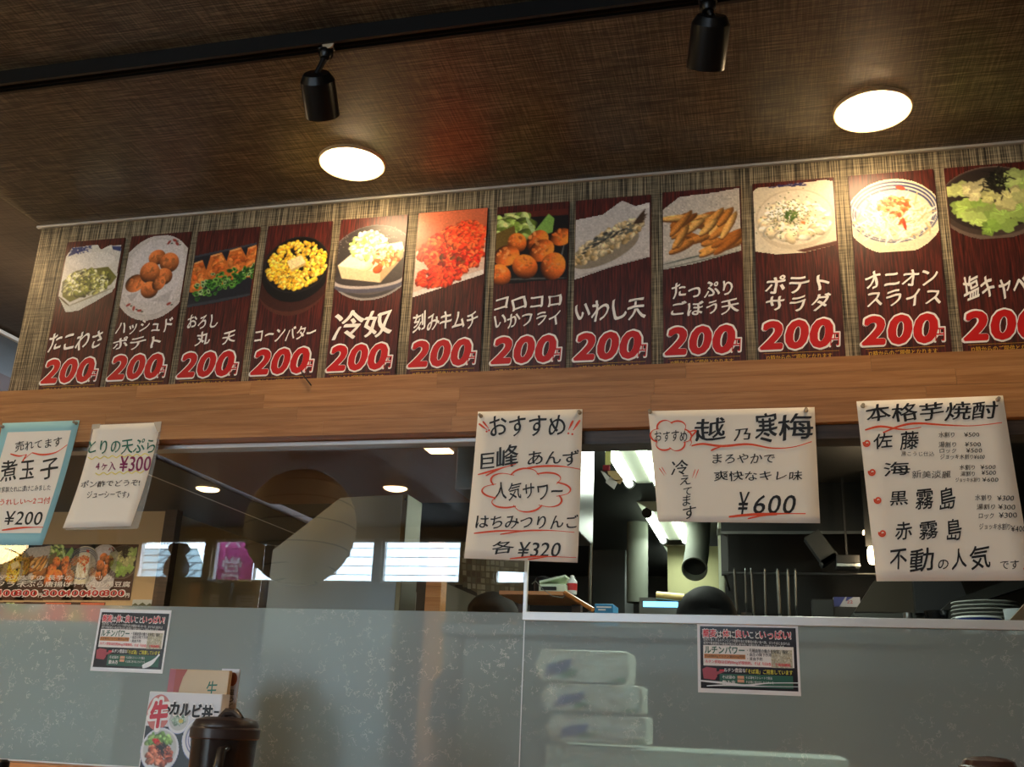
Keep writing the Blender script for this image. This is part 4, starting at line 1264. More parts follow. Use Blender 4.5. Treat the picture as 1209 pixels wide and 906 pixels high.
# ------------------------------------------------------------------ kitchen
def rectpx(l, t, r, b, Y):
    a, c = at(l, t, Y), at(r, b, Y)
    return a.x, a.z, c.x, c.z        # x0, ztop, x1, zbottom
# steel guard panel (left)
Y0 = 3.0
e = empty('steel_guard_panel', tuple(at(398, 724, Y0)), 'grey stainless guard panel with sloping shoulder behind the clear glass', 'steel panel')
e.location.z = 0
P5 = [at(402, 588, Y0), at(478, 584, Y0), at(470, 730, Y0), at(315, 730, Y0), at(322, 650, Y0)]
P5 = [p.copy() for p in P5]
for p in (P5[2], P5[3]): p.z = .9
P5[3].x = P5[4].x; P5[2].x = P5[1].x
MB().poly([tuple(p) for p in P5], (0, .015, 0)).build('panel_sheet', mat('satin_steel', (108, 120, 122), .42, .5), e, smooth=False)
MB().box((P5[1].x - .006, Y0 - .004, .9), (P5[1].x + .012, Y0 + .14, P5[1].z), .002).build('edge_flange', mat('flange_steel', (84, 80, 60), .4, .8), e, smooth=False)
MB().box((P5[4].x, Y0 + .02, 0), (P5[1].x, Y0 + .3, .9)).build('cabinet_base', M_STEELD, e, smooth=False)
MB().lathe(tuple(at(479, 590, Y0 - .004)), [(.004, 0), (.004, .003), (.001, .003)], 12, (0, -1, 0), cap=True).build('screw', M_BLACKM, e)
# hood over the left kitchen
hx1 = at(700, 645, 3.4)
e = empty('extractor_hood', (-1.4, 2.9, ZK), 'brown-tinted brushed steel hood overhead behind the clear glass', 'hood')
MB().box((-1.9, 2.22, ZK - .03), (hx1.x - .24, 4.6, ZK - .0005)).box((-2.44, 3.05, ZK - .03), (-1.9001, 4.6, ZK - .0005)).build('underside', M_BSTEEL, e, smooth=False)
e = empty('added_hood_fill_lamp', (-1.95, 2.34, ZK - .03), 'added warm fill lamp under the near edge of the steel hood, unseen above the beam', 'lamp')  # unseen lamp added to brighten the hood underside
MB().lathe((-1.95, 2.34, ZK - .0305), [(.03, 0), (.03, -.02), (.022, -.035), (.001, -.045)], 20).build('bulb_cover', mat('warm_bulb', (255, 240, 200), emit=(1, .82, .5), es=7), e)
l = bpy.data.lights.new('added_hood_fill_bulb', 'POINT'); l.energy = 6; l.color = (1, .66, .36); l.shadow_soft_size = .03
lo = bpy.data.objects.new('added_hood_fill_bulb', l); COL.objects.link(lo); lo.parent = e; lo.location = (0, .04, -.12)
e = empty('steel_duct_casing', (hx1.x, 3.0, ZK), 'bright stainless casing side mirroring the fluorescent tubes, right of the sours note', 'duct casing')
MB().box((hx1.x - .22, 2.5, hx1.z), (hx1.x, 3.4, ZK - .0005), .004).build('casing', M_STEEL, e, smooth=False)
MB().tube([(hx1.x - .004, 3.38, hx1.z + .01), (hx1.x - .004, 3.38, .85)], .006, 8).build('support_rod', M_STEELD, e)
# fluorescent fixtures
def fixture(x, ya, yb, label, first=None):
    if first is not None:
        return dup(first, (x, ya, ZK), label)
    e = empty('fluorescent_fixture', (x, ya, ZK), label, 'ceiling light', 'twin-tube kitchen fluorescents')
    MB().poly([(x - .11, ya, ZK - .0005), (x + .11, ya, ZK - .0005), (x + .03, ya, ZK - .05), (x - .03, ya, ZK - .05)], (0, yb - ya, 0)).build('reflector', mat('fixture_white', (214, 220, 200), .4), e, smooth=False)
    for sx in (-.06, .06):
        MB().tube([(x + sx, ya + .03, ZK - .058), (x + sx, yb - .03, ZK - .058)], .016, 12).build('tube', M_TUBE, e)
        for yy in (ya + .012, yb - .012):
            MB().lathe((x + sx, yy - .01, ZK - .055), [(.024, 0), (.024, .02)], 16, (0, 1, 0), cap=True).build('socket', M_DARK, e)
    l = bpy.data.lights.new('tube_light', 'AREA'); l.shape = 'RECTANGLE'; l.size = .2; l.size_y = yb - ya; l.energy = 7; l.color = (.88, 1, .86)
    lo = bpy.data.objects.new('tube_light', l); COL.objects.link(lo); lo.parent = e; lo.location = (0, (yb - ya) / 2, -.085)
    return e
fx = -.49
f1 = fixture(fx, 3.35, 4.15, 'nearest bright twin-tube fluorescent, cut off by the dark strip under the beam')
fixture(fx, 4.75, 0, 'second bright twin-tube fluorescent, partly behind the 越乃寒梅 note', f1)
fixture(fx, 6.0, 0, 'farthest twin-tube fluorescent above the curved duct', f1)
fixture(.12, 2.3, 0, 'added twin-tube fluorescent lighting the towel packs, unseen above the beam', f1)  # unseen extra fixture added to light the towel packs
# hanging ornament
pt = at(718, 522, 3.0)
e = empty('hanging_ornament', (pt.x, 3.0, ZK), 'yellow-white strip with red knot and folded paper flower hanging from the ceiling', 'ornament')
a, b = at(715, 520, 3.0), at(720, 549, 3.0)
MB().box((a.x, 2.998, b.z), (a.x + .017, 3.002, ZK)).build('paper_strip', mat('pale_yellow_paper', (226, 222, 140), .7), e, smooth=False)
a = at(716, 553, 3.0)
MB().box((a.x - .011, 2.992, a.z - .009), (a.x + .011, 3.008, a.z + .009), .003).build('red_knot', mat('red_cloth', (140, 30, 44), .7), e, smooth=False)
for i, (q, c) in enumerate((([(709, 556), (714, 558), (720, 564), (716, 568)], (208, 200, 196)), ([(717, 556), (728, 556), (736, 566), (726, 567), (718, 560)], (190, 160, 116)), ([(716, 566), (721, 563), (729, 570), (725, 578), (715, 570)], (200, 190, 188)), ([(726, 568), (736, 566), (732, 572), (728, 570)], (180, 150, 110)))):
    MB().poly([tuple(at(x, y, 2.996 + .004 * i)) for x, y in q], (0, .003, 0)).build('petal', mat('petal_%d' % i, c, .7), e, smooth=False)
# vertical duct
Yd = 5.3
a, b = at(740, 700, Yd), at(765, 700, Yd)
rd = (b.x - a.x) / 2; cx = (a.x + b.x) / 2
zb_ = at(753, 712, Yd).z
e = empty('vertical_duct', (cx, Yd, ZK), 'straight grey spiral duct hanging down with open end, behind the hatch', 'duct')
MB().lathe((cx, Yd, zb_), [(rd * .92, .02), (rd * .94, -.0), (rd, 0)] + [(rd * (1 + .02 * (k % 2)), .02 + k * .03) for k in range(int((ZK - zb_ - .02) / .03))] + [(rd, ZK - zb_ - .0005)], 28).build('pipe', M_DUCT, e)
MB().lathe((cx, Yd, zb_ + .006), [(.001, .03), (rd * .9, .03)], 24).build('inside_shade_disc', M_DARK, e)  # dark disc stands in for the shade inside the open pipe
# curved duct
Yd = 4.9
rr = 13.5 / FPX * 5.0
pts = [at(820, 672, Yd - .12), at(821, 664, Yd - .06), at(823, 652, Yd), at(824, 636, Yd + .03), at(825, 618, Yd + .03), at(826, 580, Yd + .03)]
pts.append(Vector((pts[-1].x, pts[-1].y, ZK - .0005)))
e = empty('curved_duct', (pts[-1].x, pts[-1].y, ZK), 'bent grey duct with its round mouth facing the hatch, under the 越乃寒梅 note', 'duct')
MB().tube([tuple(p) for p in pts], rr, 24, cap=False).build('pipe', M_DUCT, e)
d = (pts[0] - pts[1]).normalized()
MB().lathe(tuple(pts[0]), [(rr * .93, -.003), (rr * .95, .004), (rr * 1.06, .004), (rr * 1.06, -.014), (rr, -.016)], 28, tuple(d)).build('mouth_rim', M_DUCT, e)
MB().lathe(tuple(pts[0] - d * .05), [(.001, 0), (rr * .98, 0)], 24, tuple(d)).build('inside_shade_disc', M_DARK, e)  # shade inside the duct mouth made as a dark disc
# thin pipe
a = at(851, 622, 4.6); b = at(853, 705, 4.6)
e = empty('thin_pipe', (a.x, 4.6, ZK), 'thin pale vertical pipe left of the dark hood', 'pipe')
MB().tube([(a.x, 4.6, ZK - .0005), (a.x, 4.6, .9)], .014, 14).build('pipe', mat('pale_pipe', (190, 200, 176), .5), e)
MB().lathe((a.x, 4.6, at(851, 633, 4.6).z), [(.018, 0), (.018, .03)], 16, cap=True).build('coupling', M_DUCT, e)
# yellow-green steel panel behind ducts
x0, zt, x1, zb = rectpx(788, 645, 856, 702, 5.8)
e = MB().box((x0, 5.8, zb), (x1, 5.84, zt)).box((x0, 5.82, .0), (x1, 5.86, zb)).build('steel_backsplash', mat('yellowed_steel', (150, 148, 108), .45, .5), smooth=False)
tag(e, 'yellow-green steel back panel behind the curved duct', 'steel panel')
# horizontal yellow pipe and blue display
a, b = at(775, 703, 5.0), at(808, 706, 5.0)
e = MB().tube([tuple(a), tuple(b)], .018, 12).build('wooden_rolling_rod', mat('yellow_rod', (200, 176, 110), .5))
tag(e, 'pale yellow horizontal rod near the cook\'s head', 'rod')
x0, zt, x1, zb = rectpx(759, 710, 800, 717, 5.0)
e = empty('display_case', ((x0 + x1) / 2, 5.0, 0), 'small cool box with blue lit strip beyond the hatch sill', 'display case')
MB().box((x0 - .02, 5.02, 0), (x1 + .05, 5.3, zt + .02)).build('casing', M_STEELD, e, smooth=False)
MB().box((x0, 5.01, zb), (x1, 5.02, zt)).build('lit_strip', mat('blue_lit', (90, 170, 230), emit=(.2, .6, 1), es=2.2), e, smooth=False)
# hanging back cabinet darkness
x0, zt, x1, zb = rectpx(700, 643, 738, 722, 6.2)
e = MB().box((x0, 6.2, 0), (x1, 6.6, zt), .004).build('dark_locker', mat('dark_locker', (34, 36, 35), .5), smooth=False)
tag(e, 'tall dark locker between steel casing and straight duct', 'cabinet')
# shelf with machine
Y0 = 3.1
x0, zt, x1, zb = rectpx(626, 698, 668, 703, Y0)
e = empty('wooden_shelf', (x0, Y0, 0), 'wooden shelf board with slanting bracket holding the white machine', 'shelf')
MB().box((x0 - .1, Y0, zt - .012), (x1, Y0 + .3, zt), .001).build('board', M_WOOD2, e, smooth=False)
MB().tube([tuple(at(667, 700, Y0)), tuple(at(700, 720, Y0 - .1))], .007, 6).build('brace', M_WOOD2, e)
MB().box((x0 - .1, Y0 + .26, 0), (x0 - .07, Y0 + .3, zt - .012)).box((x1 - .03, Y0 + .26, 0), (x1, Y0 + .3, zt - .012)).build('leg', M_DARKWOOD, e, smooth=False)
ZSH = zt
a, b = at(636, 687, Y0 + .04), at(684, 699, Y0 + .04)
e = empty('label_printer', ((a.x + b.x) / 2, Y0 + .1, ZSH), 'pale green white counter machine with raised flap on the wooden shelf', 'printer')
wx0, wx1 = a.x, at(668, 699, Y0 + .04).x
MB().box((wx0, Y0 + .04, ZSH), (wx1, Y0 + .18, ZSH + .028), .004).build('base', mat('machine_white', (208, 222, 196), .4), e, smooth=False)
MB().box((wx0 + .01, Y0 + .03, ZSH + .008), (wx1 - .03, Y0 + .0405, ZSH + .018)).build('front_slot', M_DARK, e, smooth=False)
MB().poly([(wx0, Y0 + .05, ZSH + .031), (wx1 - .005, Y0 + .05, ZSH + .052), (wx1 - .005, Y0 + .05, ZSH + .058), (wx0, Y0 + .05, ZSH + .038)], (0, .13, 0)).build('flap', mat('machine_white', (208, 222, 196), .4), e, smooth=False)
q0 = wx1 + .012
e = empty('spray_bottle', (q0, Y0 + .08, ZSH), 'white bottle with red label right of the pale machine', 'bottle')
MB().lathe((q0, Y0 + .08, ZSH), [(.014, 0), (.016, .003), (.016, .04), (.007, .052), (.006, .06)], 20, cap=True).build('body', M_WHITE, e)
MB().lathe((q0, Y0 + .08, ZSH + .012), [(.0163, 0), (.0163, .022)], 20).build('red_label', mat('bottle_red', (190, 40, 40), .4), e)
q0 = wx0 - .035
for dx, rz, lb in ((.01, .03, 'left dark round canister on the shelf by the hatch edge'), (.055, .026, 'dark canister behind the pale machine flap')):
    yy = Y0 + .22
    c_ = MB().lathe((q0 + dx, yy, ZSH), [(rz * .9, 0), (rz, .004), (rz, .055), (rz * .8, .07), (rz * .3, .075), (.001, .075)], 24, cap=True).build('canister', mat('dark_canister', (30, 30, 32), .3))
    tag(c_, lb, 'canister')
cb = MB().tube([tuple(at(628, 690, Y0 - .01)), tuple(at(632, 686, Y0 - .01)), tuple(at(641, 696, Y0 - .015)), tuple(at(652, 704, Y0 - .015)), tuple(at(664, 706, Y0 - .012)), tuple(at(670, 700, Y0 - .005))], .0014, 6).build('thin_cable', mat('grey_cable', (130, 130, 120)), None)
tag(cb, 'thin grey cable looping below the pale machine', 'cable')
e = MB().box((-2.75, 2.35, 0), (-1.6, 2.8, ZS - .02), .004).build('cream_light_blocker', mat('pale_steel_grey', (150, 160, 158), .5, .2), smooth=False)  # added block keeps the far room's cream light off the left screen
tag(e, 'added pale grey block behind the left frosted screen, stopping cream light from the far room', 'cabinet')
# blue box on the inner worktop
ZWK = ZS + .02
e = empty('kitchen_worktop', (0, 3.4, 0), 'steel kitchen worktop behind the frosted screens', 'worktop')
MB().box((-.85, 2.62, ZWK - .03), (2.3, 3.14, ZWK), .003).build('top', M_STEELD, e, smooth=False)
MB().box((-.8, 2.68, 0), (2.2, 3.1, ZWK - .03)).build('base', M_STEELD, e, smooth=False)
x0, zt, x1, zb = rectpx(702, 713, 724, 724, 2.8)
e = empty('blue_tissue_box', ((x0 + x1) / 2, 2.8, ZWK), 'small blue box just above the hatch sill', 'box')
MB().box((x0, 2.8, ZWK), (x1, 2.9, zt), .002).build('box', mat('box_blue', (60, 140, 190), .5), e, smooth=False)
Ink(lambda x, y, l: (x0 + x * (x1 - x0), 2.8 - l, zt - y * (zt - zb))).rect(.1, .3, .9, .45).rect(.2, .6, .6, .75).build('pale_print', M_WHITEP, e)
# right hood
Y0 = 4.4
x0, zt, x1, zb = rectpx(851, 618, 1080, 629, Y0)
e = empty('right_hood', (x0, Y0, ZK), 'dark steel hood over the stove, right of the hatch', 'hood')
MB().box((x0, Y0, zb), (x1, Y0 + .02, zt)).box((x0, Y0, zt), (x1, Y0 + .01, ZK - .0005)).build('front_fascia', mat('dark_steel', (16, 16, 16), .5, .2), e, smooth=False)
MB().box((x0, Y0 - .006, zb - .006), (x1, Y0 - .0005, zb + .006)).build('front_lip', mat('lip_steel', (90, 90, 88), .4, .8), e, smooth=False)
xl, ztl, xr_, zbl = rectpx(850, 618, 860, 678, Y0)
MB().box((xl, Y0 + .03, zbl), (xr_, Y0 + .06, zb)).build('side_post', mat('post_grey', (50, 51, 50), .5), e, smooth=False)
xs0, zs0, xs1, zs1 = rectpx(853, 678, 1230, 745, Y0 + .5)
MB().box((xs0, Y0 + .5, .0), (xs1 + .4, Y0 + .53, ZK - .0005)).build('splashback', mat('brown_steel', (22, 20, 18), .45, .4), e, smooth=False)
# rail and ladles
Yr = 4.35
ra, rb = at(852, 677, Yr), at(1060, 679, Yr)
e = empty('utensil_rail', tuple(ra), 'thin steel rail carrying seven hanging ladles', 'rail')
MB().tube([tuple(ra), (rb.x, Yr, ra.z)], .006, 10).build('bar', M_STEEL, e)
MB().tube([(ra.x + .01, Yr, ra.z), (ra.x + .01, Y0 + .495, ra.z)], .005, 8).build('bracket', M_STEELD, e)
MB().tube([(rb.x - .01, Yr, ra.z), (rb.x - .01, Y0 + .495, ra.z)], .005, 8).build('bracket', M_STEELD, e)
LD = [(867, 870, 722, 'first from the left, slightly tilted'), (880, 881, 712, 'second from the left, short and dim'), (887, 890, 724, 'third from the left'), (903, 904, 725, 'fourth from the left, straight'), (918, 921, 725, 'fifth from the left, thick and bright'), (930, 932, 727, 'sixth from the left, longest'), (939, 940, 716, 'seventh from the left, thin')]
for i, (xa, xb, yb, lb) in enumerate(LD):
    a = at(xa, 676, Yr - .012); b = at(xb, yb, Yr - .012)
    a.z = ra.z + .012
    wv = (.006, .004, .0055, .005, .008, .006, .0045)[i]
    e = empty('ladle', tuple(a), 'steel ladle handle hanging on the rail, ' + lb, 'ladle', 'ladles hanging on the rail')
    MB().tube([tuple(a), tuple(a.lerp(b, .15)), tuple(b)], [wv * .8, wv, wv * 1.1], 8).build('handle', M_STEELD, e)
    MB().tube([tuple(a), (a.x, Yr + .0, a.z + .008), (a.x, Yr + .010, a.z - .004)], .003, 6).build('hook', M_STEEL, e)
    MB().lathe((b.x, b.y - .01, b.z - .05), [(.001, -.02), (.014, -.016), (.021, -.006), (.023, .008), (.0215, .008), (.019, -.004), (.001, -.016)], 20).build('cup', M_STEEL, e)
    MB().tube([tuple(b), (b.x, b.y + .02, b.z - .03), (b.x, b.y + .03, b.z - .045)], wv * .8, 6).build('neck', M_STEEL, e)
# diagonal duct in the hood
a, b = at(958, 630, 4.3), at(981, 662, 4.3)
dv = (b - a); nrm = Vector((dv.z, 0, -dv.x)).normalized() * .034
e = empty('slanting_duct', tuple(a), 'dark square duct slanting down inside the hood', 'duct')
MB().poly([tuple(a - nrm), tuple(a + nrm), tuple(b + nrm), tuple(b - nrm)], (0, .09, 0)).build('duct', mat('slant_steel', (34, 35, 34), .6), e, smooth=False)
MB().poly([tuple(b - nrm * 1.12 - dv.normalized() * .02), tuple(b + nrm * 1.12 - dv.normalized() * .02), tuple(b + nrm * 1.12), tuple(b - nrm * 1.12)], (0, .098, 0)).build('collar', mat('post_grey', (50, 51, 50), .5), e, smooth=False)
# small box with shining edge, warm lamps
x0, zt, x1, zb = rectpx(987, 655, 1016, 669, 4.25)
e = empty('range_heater', ((x0 + x1) / 2, 4.25, zt), 'small black heater box with shining lower edge under the hood', 'heater')
MB().box((x0, 4.25, zb + .012), (x1, 4.36, zt), .003).build('box', mat('heater_black', (22, 20, 18), .35, .3), e, smooth=False)
MB().box((x0, 4.247, zb), (x1, 4.37, zb + .011)).build('chrome_edge', M_STEEL, e, smooth=False)
MB().box(((x0 + x1) / 2 - .004, 4.30, zt), ((x0 + x1) / 2 + .004, 4.308, ZK - .0005)).build('hanger', M_DARK, e, smooth=False)
a = at(1029, 656, 4.2)
e = empty('hood_lamp', (a.x, 4.2, a.z), 'glowing warm lamp at the left edge of the drinks list', 'lamp')
MB().lathe((a.x + .01, 4.2, a.z - .036), [(.001, 0), (.02, .002), (.026, .015), (.026, .055), (.02, .07), (.001, .072)], 20).build('bulb_cover', mat('warm_bulb', (255, 240, 200), emit=(1, .82, .5), es=7), e)
MB().box((a.x - .02, 4.19, a.z + .036), (a.x + .04, 4.21, ZK - .0005)).build('bracket', M_DARK, e, smooth=False)
l = bpy.data.lights.new('hood_bulb', 'POINT'); l.energy = 3; l.color = (1, .75, .45); l.shadow_soft_size = .04
lo = bpy.data.objects.new('hood_bulb', l); COL.objects.link(lo); lo.parent = e; lo.location = (.01, -.06, 0)
a, b = at(1019, 626, 4.2), at(1060, 630, 4.2)
t_ = MB().box((a.x, 4.2, b.z), (b.x, 4.24, a.z)).build('hood_strip_lamp', mat('warm_strip', (255, 230, 180), emit=(1, .8, .5), es=3), smooth=False)
tag(t_, 'thin warm strip lamp above the bulb lamp, mostly behind the drinks list', 'lamp')
# carton
x0, zt, x1, zb = rectpx(984, 705, 1016, 717, 4.2)
e = empty('blue_white_carton', ((x0 + x1) / 2, 4.2, zb), 'small blue and white carton with red print near the hatch sill', 'carton')
cz = ZWK + .04
MB().box((x0, 4.2, zb), (x1, 4.26, zt)).build('carton', mat('carton_white', (150, 152, 160), .5), e, smooth=False)
f = lambda x, y, l: (x0 + x * (x1 - x0), 4.2 - l, zt - y * (zt - zb))
I = Ink(f); I.add([(0, 0), (.45, 0), (.2, 1), (0, 1)], [(0, 1, 2, 3)]); I.add([(.5, 0), (.75, 0), (.45, .45)], [(0, 1, 2)]); I.build('blue_print', mat('carton_blue', (44, 52, 110), .5), e)
Ink(f, .001).text('22', (.5, .35, .72, .65), nib=FAT).build('red_print', mat('carton_red', (160, 60, 70), .5), e)
# stove block that the carton stands on
e = empty('stove', (at(1000, 730, 4.3).x, 4.3, 0), 'dark stove body under the hood behind the hatch sill', 'stove')
xa, xb = at(855, 725, 4.1).x, at(1209, 725, 4.1).x
zst = at(1000, 752, 4.1).z
MB().box((xa, 4.12, 0), (xb + .4, 4.85, zst), .01).build('body', mat('stove_black', (24, 24, 24), .4, .4), e, smooth=False)
x2, z2t, x3, z2b = rectpx(958, 708, 985, 725, 4.15)
MB().box((x2, 4.13, zst), (x3, 4.19, z2t), .004).box((x0 - .005, 4.195, zst), (x1 + .01, 4.27, zb - .0005), .002).build('control_box', mat('control_dark', (40, 38, 35), .4, .3), e, smooth=False)
# slanted steel hoods right
e = empty('slanted_steel_cover', (at(1060, 700, 3.8).x, 3.8, ZWK), 'slanting brown-grey steel cover under the drinks list', 'steel cover')
MB().poly([tuple(at(x, y, 3.8)) for x, y in ((1008, 724), (1032, 686), (1090, 668), (1098, 724))], (0, .2, 0)).build('left_sheet', mat('cover_steel', (66, 58, 48), .45, .5), e, smooth=False)
MB().poly([tuple(at(x, y, 3.75)) for x, y in ((1082, 724), (1078, 676), (1130, 676), (1142, 706), (1118, 716), (1112, 724))], (0, .2, 0)).build('right_sheet', mat('cover_steel2', (54, 54, 56), .45, .5), e, smooth=False)
a_, b_ = at(1008, 724, 3.8), at(1142, 724, 3.75)
MB().box((a_.x, 3.8, 0), (b_.x, 3.96, a_.z + .004)).build('stand', M_STEELD, e, smooth=False)
e = empty('slanted_chute', (at(1150, 700, 3.5).x, 3.5, ZWK), 'long dark chute rising to the right over the plates', 'chute')
MB().poly([tuple(at(x, y, 3.5)) for x, y in ((1110, 722), (1124, 709), (1215, 676), (1240, 672), (1240, 684), (1215, 692), (1140, 716))], (0, .12, 0)).build('chute', mat('chute_dark', (44, 44, 42), .45, .5), e, smooth=False)
a_ = at(1112, 722, 3.5)
MB().box((a_.x, 3.5, 0), (a_.x + .1, 3.62, a_.z)).build('stand', M_STEELD, e, smooth=False)
# plates on the worktop
Yp = 3.05
xa, xb = at(1123, 720, Yp).x, at(1203, 720, Yp).x
pcx, prad = (xa + xb) / 2, (xb - xa) / 2
ztop_ = at(1163, 716, Yp).z
npl = 7
M_PLATE = mat('grey_white_plate', (116, 118, 114), .5, spec=.25)
st = .0105
z = ztop_ - st * npl
ped = MB().lathe((pcx, Yp, ZWK), [(prad * .8, 0), (prad * .8, z - ZWK)], 32, cap=True).build('plate_rack', M_STEELD)
tag(ped, 'low round rack under the stacked plates', 'rack')
pl0 = None
ords = ['bottom', 'second', 'third', 'fourth', 'fifth', 'sixth', 'topmost']
for i in range(npl):
    lb = 'pale grey plate, %s of the stack behind the hatch sill at right' % ords[i]
    if pl0 is None:
        pl0 = MB().lathe((0, 0, 0), [(.001, 0), (prad * .5, 0), (prad * .55, .002), (prad * .8, .008), (prad, .016), (prad * .995, .019), (prad * .78, .011), (prad * .5, .004), (.001, .0035)], 40).build('plate', M_PLATE)
        tag(pl0, lb, 'plate', 'stacked plates behind the hatch sill'); pl0.location = (pcx, Yp, z)
    else:
        c = pl0.copy(); COL.objects.link(c); c.location = (pcx + R.uniform(-.003, .003), Yp, z + st * i); c['label'] = lb
a, b = at(1128, 738, 2.85), at(1184, 738, 2.85)
bc, br = (a.x + b.x) / 2, (b.x - a.x) / 2
zt = at(1155, 731, 2.85).z
e = empty('blue_white_bowl', (bc, 2.85, ZWK), 'white bowl with blue inner pattern in front of the plate stack', 'bowl')
tilt = (0, -.35, 1)
hbw = zt - ZWK
MB().lathe((bc, 2.85, ZWK), [(br * .4, 0), (br * .42, hbw * .2), (br * .8, hbw * .6), (br, hbw), (br * .97, hbw), (br * .7, hbw * .6), (br * .3, hbw * .3), (.001, hbw * .28)], 36, cap=False).build('bowl_body', mat('bowl_white', (214, 218, 222), .2), e)
MB().lathe((bc, 2.85, ZWK + .0006), [(br * .975, hbw), (br * .97, hbw + .003), (br * .86, hbw * .86 + .004)], 36).build('rim_line', mat('bowl_rim', (226, 230, 234), .2), e)
MB().lathe((bc, 2.85, ZWK), [(br * 1.003, hbw * .97), (br * .93, hbw * .8)], 36).build('blue_band', mat('bowl_blue', (44, 60, 140), .25), e)
for i, (l_, r_2, t2) in enumerate(((1091, 1122, 722),)):
    a, b = at(l_, 730, 2.95), at(r_2, 730, 2.95)
    c0, rr2 = (a.x + b.x) / 2, (b.x - a.x) / 2
    zt2 = at(1106, t2, 2.95).z
    for k in range(2):
        hB = (zt2 - ZWK) * .6
        zz = ZWK + k * (zt2 - ZWK) * .4
        bo = MB().lathe((c0, 2.95, zz), [(rr2 * .5, 0), (rr2 * .55, .006), (rr2 * .9, hB * .6), (rr2, hB), (rr2 * .96, hB), (rr2 * .8, hB * .5), (.001, .01)], 30).build('black_bowl', mat('black_lacquer', (10, 10, 11), .2))
        tag(bo, ('lower' if k == 0 else 'upper') + ' of two stacked black bowls left of the plates', 'bowl', 'stacked black bowls')
a = at(1072, 730, 2.95)
tn = MB().lathe((a.x, 2.95, ZWK), [(.012, 0), (.012, at(1072, 724, 2.95).z - ZWK)], 16, cap=True).build('steel_cup', M_STEEL)
tag(tn, 'slim steel cup standing left of the black bowls', 'cup')
bd = MB().poly([tuple(at(x, y, 2.6)) for x, y in ((1182, 744), (1209, 714), (1240, 690), (1300, 700), (1300, 744))], (0, .012, 0)).build('brown_board', mat('brown_board', (110, 92, 74), .6), smooth=False)
bd['label'] = 'brown board leaning at the right edge above the hatch sill'; bd['category'] = 'board'
a, b = at(1194, 738, 2.9), at(1202, 720, 2.9)
gc = MB().lathe((b.x, 2.9, ZWK), [(.02, 0), (.03, .02), (.036, b.z - ZWK), (.034, b.z - ZWK), (.026, .02), (.001, .008)], 24).build('pale_cup', mat('pale_cup', (150, 156, 160), .3))
tag(gc, 'pale cup right of the plate stack', 'cup')

# left kitchen: card wall, orange post, counter
e = empty('card_board', tuple(at(560, 690, 5.2)), 'wall board covered with small menu slips, left of the hatch', 'notice board')
q4 = [(548, 640), (622, 655), (618, 706), (583, 712), (545, 690), (520, 690), (520, 642)]
MB().poly([tuple(at(x, y, 5.2)) for x, y in q4], (0, .02, 0)).build('board', mat('board_brown', (96, 84, 62), .7), e, smooth=False)
slipc = [(140, 130, 104), (110, 100, 76), (150, 140, 118), (84, 66, 50), (120, 112, 92), (96, 90, 70)]
SL = [mat('slip_%d' % i, c, .6) for i, c in enumerate(slipc)]
k = 0
for iy in range(8):
    for ix in range(12):
        x, y = 546 + ix * 5.6 + R.uniform(-.6, .6), 644 + iy * 7.4 + ix * .5
        if x > 616 or y > 704 or y > 690 + (x - 545) * .5: continue
        w_, h_ = R.uniform(3.6, 5), R.uniform(5, 6.6)
        MB().poly([tuple(at(x + a, y + b, 5.198 - .001 * (k % 3))) for a, b in ((0, 0), (w_, .4), (w_, h_ + .4), (0, h_))], (0, .0015, 0)).build('slip', SL[R.randrange(6)], e, smooth=False)
        k += 1
x0, zt, x1, zb = rectpx(503, 688, 519, 724, 4.2)
o = MB().box((x0, 4.2, 0), (x1, 4.28, at(505, 640, 4.2).z), .002).build('wooden_post', M_WOOD2, smooth=False); tag(o, 'orange wooden post behind the clear glass, right of the guard panel', 'post')
x0, zt, x1, zb = rectpx(476, 690, 503, 724, 5.0)
o = MB().box((x0, 5.0, 0), (x1 + .1, 5.15, zt + .1)).build('dark_cupboard', mat('cupboard_dark', (50, 44, 36), .6), smooth=False); tag(o, 'dark cupboard between the guard panel and the wooden post', 'cupboard')
x0, zt, x1, zb = rectpx(478, 699, 489, 722, 4.98)
e = empty('wall_calendar', (x0, 4.98, zb), 'pale paper calendar with a small picture on the dark cupboard', 'calendar')
MB().box((x0, 4.996, zb), (x1, 4.9995, zt)).build('sheet', mat('calendar_paper', (150, 146, 136), .7), e, smooth=False)
Ink(lambda x, y, l: (x0 + x * (x1 - x0), 4.996 - l, zt - y * (zt - zb))).rect(.15, .08, .75, .35).build('picture', mat('cal_pic', (110, 60, 44), .6), e)
x0, zt, x1, zb = rectpx(520, 689, 560, 726, 4.5)
o = MB().poly([tuple(at(x, y, 4.5)) for x, y in ((520, 686), (575, 710), (575, 740), (520, 740))], (0, .5, 0)).build('grey_counter_unit', mat('unit_grey', (104, 106, 96), .5), smooth=False)
o2 = MB().box((at(520, 740, 4.5).x, 4.5, 0), (at(575, 740, 4.5).x, 5.0, at(560, 740, 4.5).z)).build('plinth', M_STEELD, o, smooth=False)
tag(o, 'grey sloping counter unit beneath the slip-covered board', 'counter')

